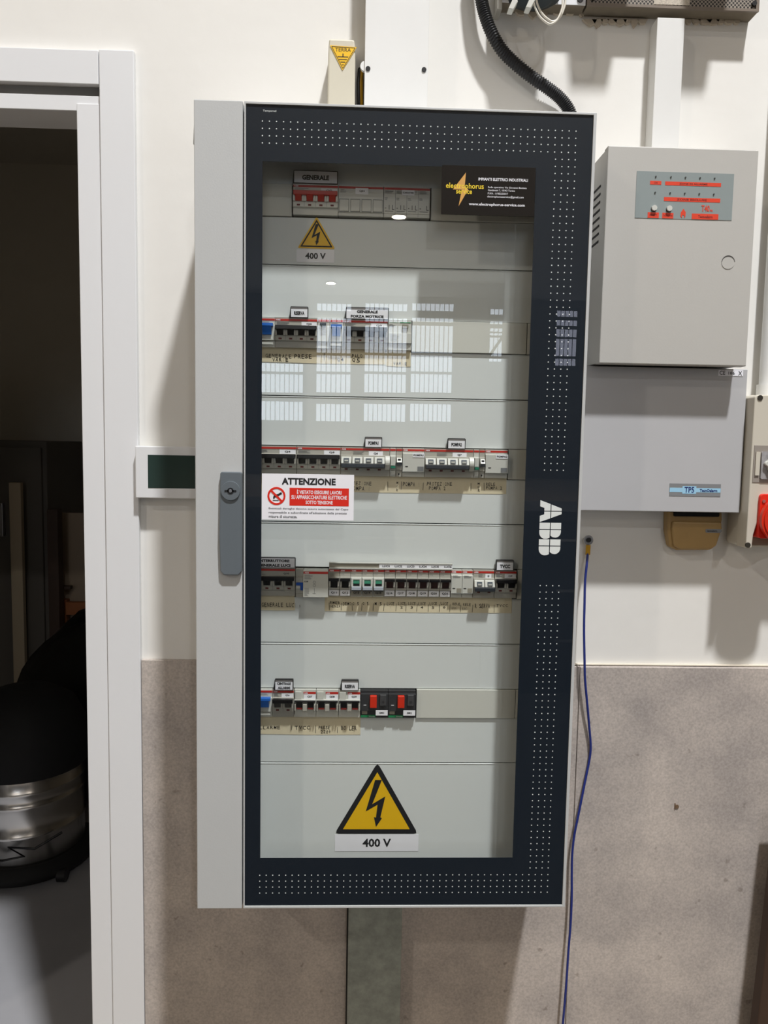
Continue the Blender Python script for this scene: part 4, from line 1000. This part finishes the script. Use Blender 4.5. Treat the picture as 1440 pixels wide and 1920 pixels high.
# fire alarm panel
yf = -.100
x0, x1 = at(1142, 285, yf).x, at(1414, 480, yf).x; z1 = zat(1143, 270, yf); z0 = zat(1260, 684.5, yf)
x1 = (at(1424, 284, yf).x + at(1398, 687, yf).x) / 2; x0 = (at(1143, 270, yf).x + at(1121, 679, yf).x) / 2
z1 = (zat(1143, 270, yf) + zat(1424, 284, yf)) / 2; z0 = (zat(1121, 680, yf) + zat(1398, 688, yf)) / 2
fp = thing('fire_alarm_panel', 'grey metal fire alarm box with a red and grey indicator plate', 'fire alarm panel', ((x0 + x1) / 2, -.05, z0))
MB().box(x0 + .0015, x1 - .0015, yf + .004, 0, z0 + .002, z1 - .001).build('case', FIRE, fp, .001)
lid = MB().box(x0, x1, yf, yf + .018, z0, z1).build('lid', FIRE, fp, .0015)
for k in range(8):
    zz = z1 - .052 - k * .0125
    MB().box(x0 + .0008, x0 + .0017, yf + .035, yf + .075, zz, zz + .0035).build('vent_slot', BLACKM, fp)
# key cover
kc = at(1365, 492, yf); R_ = .0105
MB().cyl(kc.x, kc.z, R_, yf - .0007, yf, 36).build('keyhole_cover', FIRE, lid)
MB().prism([(kc.x + R_ * 1.03 * math.cos(a_), kc.z + R_ * 1.03 * math.sin(a_)) for a_ in [PI * (.02 + .96 * k / 20) for k in range(21)]] + [(kc.x + R_ * .95 * math.cos(a_), kc.z + (-.0012 + R_ * .94) * math.sin(a_)) for a_ in [PI * (.98 - .96 * k / 20) for k in range(21)]], yf - .0009, yf - .0006).build('cover_edge', mat('edge_dark', (70, 66, 62), .7), lid)
a, b2, c, d_ = rect(1192, 322, 1374, 411.5, yf)
c = (zat(1190, 407, yf) + zat(1371, 415, yf)) / 2; d_ = (zat(1193, 319, yf) + zat(1376, 328, yf)) / 2
pl_ = MB().box(a, b2, yf - .0006, yf, c, d_).build('indicator_plate', FIREG, lid)
x0, z1, W_, H_ = a, d_, b2 - a, d_ - c; Y = yf - .0006
def B(mb, u0, u1, v0, v1, dy=.0003): mb.box(x0 + u0 * W_, x0 + u1 * W_, Y - dy, Y, z1 - v1 * H_, z1 - v0 * H_)
rbm = MB()
for q in ((.14, .255, .20, .28), (.295, .87, .205, .285), (.29, .87, .54, .625), (.13, .245, .875, .995), (.28, .395, .875, .995), (.585, .86, .875, .995)): B(rbm, *q)
rbm.build('red_strips', ORED, fp)
L = Letters(); Y0 = Y; Y = Y - .0004
def T2(L, txt, u0, u1, v0, v1, **k): L.add(txt, x0 + u0 * W_, x0 + u1 * W_, z1 - v1 * H_, z1 - v0 * H_, Y, **k)
T2(L, 'ZONE IN ALLARME', .44, .73, .225, .265, bold=.03); T2(L, 'ZONE ESCLUSE', .42, .73, .562, .605, bold=.03); T2(L, 'ON', .18, .215, .222, .262); T2(L, 'RESET', .15, .225, .915, .955, bold=.03)
T2(L, 'TACITAZIONE', .29, .385, .915, .955, bold=.02); T2(L, 'Tecnoalarm', .65, .80, .91, .97, bold=.03)
L.build('small_lettering', mat('print_dark_red', (120, 20, 14), .6), fp)
L = Letters(); T2(L, 'T40', .68, .765, .69, .83, bold=.02); T2(L, 'PR', .77, .80, .78, .83); L.build('model_lettering', ORED, fp)
fl = MB().prism([(x0 + u * W_, z1 - v * H_) for u, v in ((.495, .78), (.52, .85), (.52, .94), (.505, .985), (.507, .93), (.495, .91), (.483, .93), (.485, .985), (.468, .94), (.47, .86))], Y, Y0)
fl.build('flame_symbol', ORED, fp)
for v, n0 in ((.11, 0), (.45, 1)):
    for u in (.195, .35, .5, .65, .8):
        MB().cyl(x0 + u * W_, z1 - (v - .0 * u) * H_, .0012, Y0 - .0012, Y0, 10).build('indicator_led', mat('led_dark', (60, 62, 60), .4), fp)
for u in (.19, .345):
    kb = MB().cyl(x0 + u * W_, z1 - .79 * H_, .0042, Y0 - .004, Y0, 20).build('button', WPL, fp, .0004)
    MB().cyl(x0 + u * W_, z1 - .80 * H_, .0046, Y0 - .0006, Y0, 20).build('button_ring', BLACKM, kb)

# power supply box
yt = -.062
x1 = (at(1402, 690, yt).x + at(1387, 960, yt).x) / 2; x0 = CW + .02; z1b = zat(1260, 690, yt); z0 = (zat(1100, 957, yt) + zat(1387, 962, yt)) / 2
pb = thing('power_supply_box', 'plain light grey metal box hanging below the fire alarm panel', 'power supply box', ((x0 + x1) / 2, -.03, z0))
FZ0 = fp.location.z
MB().box(x0, x1, yt, 0, z0, FZ0 - .0006).build('case', TPB, pb, .0012)
a, b2, c, d_ = rect(1255, 907, 1351, 930.5, yt)
np_ = MB().box(a, b2, yt - .0006, yt, c, d_).build('name_plate', PGREY, pb)
hh = d_ - c; ww_ = b2 - a
MB().box(a + .0003, b2 - .0003, yt - .0008, yt - .0005, c + hh * .32, c + hh * .66).build('blue_band', LBLUE, np_)
MB().box(a + ww_ * .25, a + ww_ * .52, yt - .0009, yt - .0005, c + hh * .2, c + hh * .8).build('blue_patch', LBLUE, np_)
L = Letters().add('TP5', a + ww_ * .29, a + ww_ * .48, c + hh * .28, c + hh * .74, yt - .0011, bold=.02); L.add('TecnOalarm', a + ww_ * .59, a + ww_ * .93, c + hh * .37, c + hh * .6, yt - .0011, bold=.03)
L.build('lettering', NBLUE, np_)
a, b2, c, d_ = rect(1347, 694, 1393, 705, yt)
cs = tag(MB().box(a, b2, yt - .0006, yt, c, d_).build('approval_sticker', WHITE), 'small white CE sticker on the upper corner of the power box', 'sticker')
hh = d_ - c; ww_ = b2 - a
Letters().add('CE', a + ww_ * .04, a + ww_ * .27, c + hh * .15, c + hh * .85, yt - .0008, bold=.01).add('186', a + ww_ * .4, a + ww_ * .66, c + hh * .22, c + hh * .75, yt - .0008, bold=.01).add('X', a + ww_ * .8, a + ww_ * .96, c + hh * .1, c + hh * .85, yt - .0008, bold=.01).build('lettering', INK, cs)

# yellowed siren under the power box
ys = -.028
x0, x1, z0, z1 = rect(1253, 940, 1356, 1033, ys)
sr = thing('alarm_sounder', 'yellowed plastic sounder half hidden under the power supply box', 'sounder', ((x0 + x1) / 2, -.02, z0))
z1 = pb.location.z - .001
MB().prism([(x0 + .001, z1), (x1, z1), (x1 + .001, z1 - .015), (x1 - .001, z1 - .035), (x1 - .008, z0 + .008), (x1 - .016, z0 + .001), (x0 + .02, z0), (x0 + .008, z0 + .006), (x0 + .002, z1 - .035)], ys + .006, 0).build('shell', YBEIGE, sr, .004, 3)
MB().prism([(x0 + .008, z1 - .018), (x1 - .003, z1 - .019), (x1 - .002, z1 - .03), (x1 - .010, z0 + .010), (x1 - .018, z0 + .004), (x0 + .022, z0 + .003), (x0 + .012, z0 + .008), (x0 + .007, z1 - .030)], ys - .001, ys + .0075).build('front_cover', YBEIGE, sr, .003, 3)
a, b2, c, d_ = rect(1265, 960, 1351, 969, ys)
MB().prism(rrect(a, b2, c, z1 + .0, .0025), ys + .004, ys + .0065).build('sound_slot', BLACKM, sr)
a, b2, c, d_ = rect(1323, 992, 1353, 999, ys - .002)
sl = MB().prism(rrect(a, b2, c, d_, .0025), ys - .0018, ys - .0008).build('grey_badge', PGREY, sr)
Letters().add('tecnoalarm', a + .003, b2 - .008, c + .0015, d_ - .0015, ys - .002, bold=.02).build('lettering', INK, sl)

# socket box
yk = -.085; yk0 = -.05
xF = (at(1417, 742, yk).x + at(1397, 1025, yk).x) / 2; xB = (at(1405, 745, yk0).x + at(1385, 1025, yk0).x) / 2
z1 = zat(1425, 738, yk); z0 = zat(1400, 1030, yk)
sb = thing('socket_box', 'beige interlocked industrial socket box beside the grey power box', 'socket box', (xB + .06, -.04, z0))
W2 = .125
MB().prism(rrect(xB, xB + W2 + .03, z0, z1, .008), yk0, 0).build('back_case', SOCK, sb, .002)
MB().box(xB + .0025, xB + W2 + .027, yk0 - .002, yk0, z0 + .003, z1 - .003).build('gasket', SOCKD, sb)
zn = zat(1410, 978, yk)
xN = at(1411, 1000, yk).x
MB().prism([(xF, z0 + .002), (xN, z0 + .002), (xN + .0015, zn - .022), (xN + .008, zn), (xF + W2, zn), (xF + W2, z1 - .002), (xF + .004, z1 - .002), (xF, z1 - .006)], yk, yk0 - .002).build('front_case', SOCK, sb, .0015)
for p_ in ((1425, 746), (1402, 1022)):
    q = at(*p_, yk); MB().cyl(q.x, q.z, .0045, yk - .0012, yk + .001, 18).build('screw', mat('screw_dark', (46, 42, 34), .5), sb)
a, b2, c, d_ = rect(1412, 835, 1440, 905, yk)
wd = MB().box(a, a + .075, yk - .001, yk, c, d_).build('window_frame', mat('frame_taupe', (150, 142, 134), .5), sb, .0005)
MB().box(a + .003, a + .010, yk - .003, yk - .001, c + .012, d_ - .011).build('latch', SOCK, wd)
MB().prism(rrect(a + .012, a + .07, c + .006, d_ - .01, .003), yk - .004, yk - .001).build('clear_cover', CLEARP, wd)
kx = a + .033; kz = (c + d_) / 2 + .001
MB().prism([(kx + .016 * (1 + .12 * math.cos(6 * u)) * math.cos(u), kz + .013 * (1 + .12 * math.cos(6 * u)) * math.sin(u)) for u in [2 * PI * k / 36 for k in range(36)]], yk - .010, yk - .004).build('switch_knob', WPL, wd, .001)
a, b2, c, d_ = rect(1420, 926, 1440, 1012, yk)
fl_ = MB().prism(rrect(a, a + .075, zn - .0275, d_, .006), yk - .006, yk0).build('red_flange', REDS, sb, .001)
MB().cyl(a + .006, d_ - .012, .0028, yk - .0075, yk - .006, 14).build('flange_screw', STEEL, fl_)
rc = MB(); ccx, ccz = a + .038, (zn - .0275 + d_) / 2 - .004
rc.cyl(ccx, ccz, .036, yk - .020, yk - .006, 40); rc.cyl(ccx, ccz, .040, yk - .018, yk - .010, 40)
rc.build('socket_lid', mat('socket_red', (214, 48, 26), .3), sb, .002)
# pipe above the socket box
xp = at(1440, 700, -.03).x + .004
t = thing('conduit_pipe', 'white round conduit entering the socket box from above', 'pipe', (xp, -.02, 1.6))
MB().tube([(xp, -.02, z1 - .004), (xp + .0005, -.02, 2.9)], .0125, 20).build('pipe', TRIM2, t)
MB().tube([(xp, -.02, z1 - .001), (xp + .0001, -.02, z1 + .02)], .016, 20).build('pipe_collar', TRIM2, t)

# earth lug and wire
q = at(1103.5, 1012.5, -.012)
t = thing('earth_wire', 'blue wire with a ring lug screwed to the wall beside the switchboard', 'wire', (q.x, -.01, q.z))
lug = MB(); lug.ring([(q.x + .0085 * math.cos(2 * PI * k / 28), q.z + .0085 * math.sin(2 * PI * k / 28)) for k in range(28)], [(q.x + .0045 * math.cos(2 * PI * k / 28), q.z + .0045 * math.sin(2 * PI * k / 28)) for k in range(28)], -.013, -.0105)
lug.build('ring_lug', STEEL, t, .0006)
MB().cyl(q.x, q.z, .0038, -.0145, 0, 18).build('screw', BLACK, t)
MB().cyl(q.x, q.z, .0046, -.0104, 0, 18).build('spacer', STEEL, t)
c0, c1 = at(1103, 1022, -.012), at(1102, 1040, -.012)
MB().tube([(c0.x, -.012, c0.z), (c1.x, -.012, c1.z)], .0042, 14).build('crimp_sleeve', CRIMP, t)
wp = [(1102, 1038), (1100, 1060), (1097, 1090), (1096, 1130), (1095, 1180), (1096, 1240), (1097, 1275), (1101, 1320), (1105, 1365), (1107.5, 1400), (1105, 1425), (1099, 1455), (1092, 1490), (1083, 1535), (1077, 1565), (1073, 1600), (1072, 1640), (1072, 1680), (1070, 1730), (1066, 1780), (1062, 1840), (1058, 1890), (1055, 1925), (1052, 1980), (1050, 2060)]
yw = [-.014, -.02, -.022, -.024, -.026, -.028, -.026, -.024, -.02, -.018, -.017, -.018, -.02, -.022, -.022, -.022, -.022, -.024, -.026, -.027, -.028, -.028, -.028, -.028, -.028]
pts = [at(a, b2, y_) for (a, b2), y_ in zip(wp, yw)]
def smooth(pts, n=6):
    out = []
    for i in range(len(pts) - 1):
        p0, p1, p2, p3 = pts[max(i - 1, 0)], pts[i], pts[i + 1], pts[min(i + 2, len(pts) - 1)]
        for k in range(n):
            u = k / n; out.append(.5 * ((2 * p1) + (-p0 + p2) * u + (2 * p0 - 5 * p1 + 4 * p2 - p3) * u * u + (-p0 + 3 * p1 - 3 * p2 + p3) * u ** 3))
    out.append(pts[-1]); return out
MB().tube(smooth(pts), .0022, 10).build('wire', WIREB, t)

# corrugated hose
hp_ = [(896, -90), (899, -40), (903, 0), (910, 30), (922, 62), (942, 95), (968, 121), (998, 145), (1028, 166), (1050, 184), (1066, 205), (1074, 228)]
pts = smooth([at(a, b2, -.031 + .017 * i / 11) for i, (a, b2) in enumerate(hp_)], 44)
def rf(i): return .0096 + .0010 * math.cos(i * PI / 3)
tag(MB().tube(pts, .01, 18, rf).build('corrugated_hose', CORR), 'black corrugated hose curving down into the switchboard top', 'hose')

# white square conduit and upper housings
x0, x1, _, _ = rect(1228, 60, 1279, 220, -.032)
tag(MB().box(x0, x1, -.032, 0, FZ0 + .01 + .0, 2.174).build('square_conduit', TRIM2, None, .0008), 'white square conduit between the upper housing and fire panel', 'conduit')
s_ = COL.objects['square_conduit']
# trim the conduit to end at the fire panel top
ztopf = zat(1143, 270, yf); ztopf = (ztopf + zat(1424, 284, yf)) / 2
for v in s_.data.vertices:
    if v.co.z < ztopf: v.co.z = ztopf + .0005

yh = -.031
x0, x1 = at(1101, 15, yh).x, at(1421, 20, yh).x; z0 = (zat(1110, 13, yh) + zat(1420, 21, yh)) / 2
uh = thing('perforated_housing', 'brown perforated metal housing above the fire alarm panel', 'housing', ((x0 + x1) / 2, -.02, z0 + .1))
MB().box(x0, x1, yh, yh + .001, z0 + .001, z0 + .25).build('perforated_front', PERF, uh)
MB().ring(R4(x0 - .001, x1 + .001, z0, z0 + .251), R4(x0 + .004, x1 - .004, z0 + .004, z0 + .247), yh - .002, yh + .002).build('front_rim', mat('rim_brown', (120, 108, 96), .5), uh)
MB().box(x0, x1, yh + .002, 0, z0, z0 + .25).build('case', RUST, uh)
MB().box(at(1226, 5, yh).x, at(1293, 5, yh).x, yh - .0006, yh + .0002, z0 + .006, z0 + .2).build('bright_mesh', mat('bright_mesh', (190, 180, 165), .5, noise=.4, nscale=500), uh)
for px_ in (1112, 1413):
    q = at(px_, 6, yh); MB().cyl(q.x, z0 + .012, .004, yh - .004, yh - .0005, 18).build('corner_screw', BLACK, uh)
for k, (xa, xb) in enumerate(((.600, .690), (.765, .850))):
    zl_ = z0 + .112
    MB().prism([(xa + .022, zl_), (xb - .008, zl_), (xb + .012, zl_ + .16), (xa, zl_ + .16)], -.118, yh - .002).build('lamp_head', GPL, uh, .002)
x0b, x1b = at(941, 8, yh).x, x0 - .003; z0b = zat(1080, 9, yh)
mt = thing('metal_tray', 'white metal tray with a dark connector over the hose', 'tray', ((x0b + x1b) / 2, -.02, z0b + .05))
MB().box(x0b, x1b, yh, yh + .0015, z0b, z0b + .2).build('front_plate', TRIM, mt)
MB().box(x0b, x1b, yh + .0015, 0, z0b, z0b + .2).build('case', RUST, mt)
MB().box(at(937, 8, yh).x - .004, x0b, yh - .002, 0, z0b - .012, z0b + .2).build('end_plate', GPL, mt)
q = at(1088, 0, yh); MB().cyl(q.x, zat(1088, -1, yh), .005, yh - .002, yh, 18).build('hole', BLACK, mt)
q = at(998, -12, yh)
cn = MB().lathe(q.x, yh - .02, [(.026, q.z - .022), (.042, q.z - .016), (.047, q.z), (.047, q.z + .04), (.03, q.z + .05)], 28)
cn.build('round_connector', mat('connector_slate', (40, 52, 58), .45), mt)
for a_, b_2 in ((958, 14), (990, 12)):
    q2 = at(a_, b_2, yh - .05); MB().prism([(q2.x - .006, q2.z - .008), (q2.x + .002, q2.z - .009), (q2.x + .009, q2.z + .004), (q2.x + .001, q2.z + .008)], yh - .062, yh - .045).build('white_clip', WPL, mt, .001)
for dx_ in (0, .004):
    wpts = smooth([at(a_, b_2, yh - .045 + dx_) + Vector((dx_, 0, dx_)) for a_, b_2 in ((1001, 5), (1004, 16), (1012, 31), (1024, 42), (1033, 45), (1044, 38), (1052, 22), (1055, 5), (1053, -30))])
    tag(MB().tube(wpts, .0017, 8).build('thin_cable', WCABLE), 'thin white cable looping below the dark connector', 'cable', 'white cables under the connector')
# torn filler along the underside
tf = MB(); rn = random.Random(5)
for px_ in list(range(975, 1100, 23)) + list(range(1105, 1215, 14)) + list(range(1290, 1395, 15)):
    q = at(px_, 44 if px_ > 1100 else 27, -.004); w3 = rn.uniform(.006, .013); h3 = rn.choice((.001, .001, .002, .004, .007))
    tf.prism([(q.x - w3, q.z + .006), (q.x - w3 * .3, q.z - h3 * .4), (q.x + w3 * .1, q.z - h3), (q.x + w3 * .7, q.z - h3 * .3), (q.x + w3, q.z + .006)], -.006, 0)
tag(tf.build('torn_filler', mat('filler_tan', (190, 178, 160), .9)), 'torn tan filler edge along the wall under the upper housings', 'filler', kind='stuff')
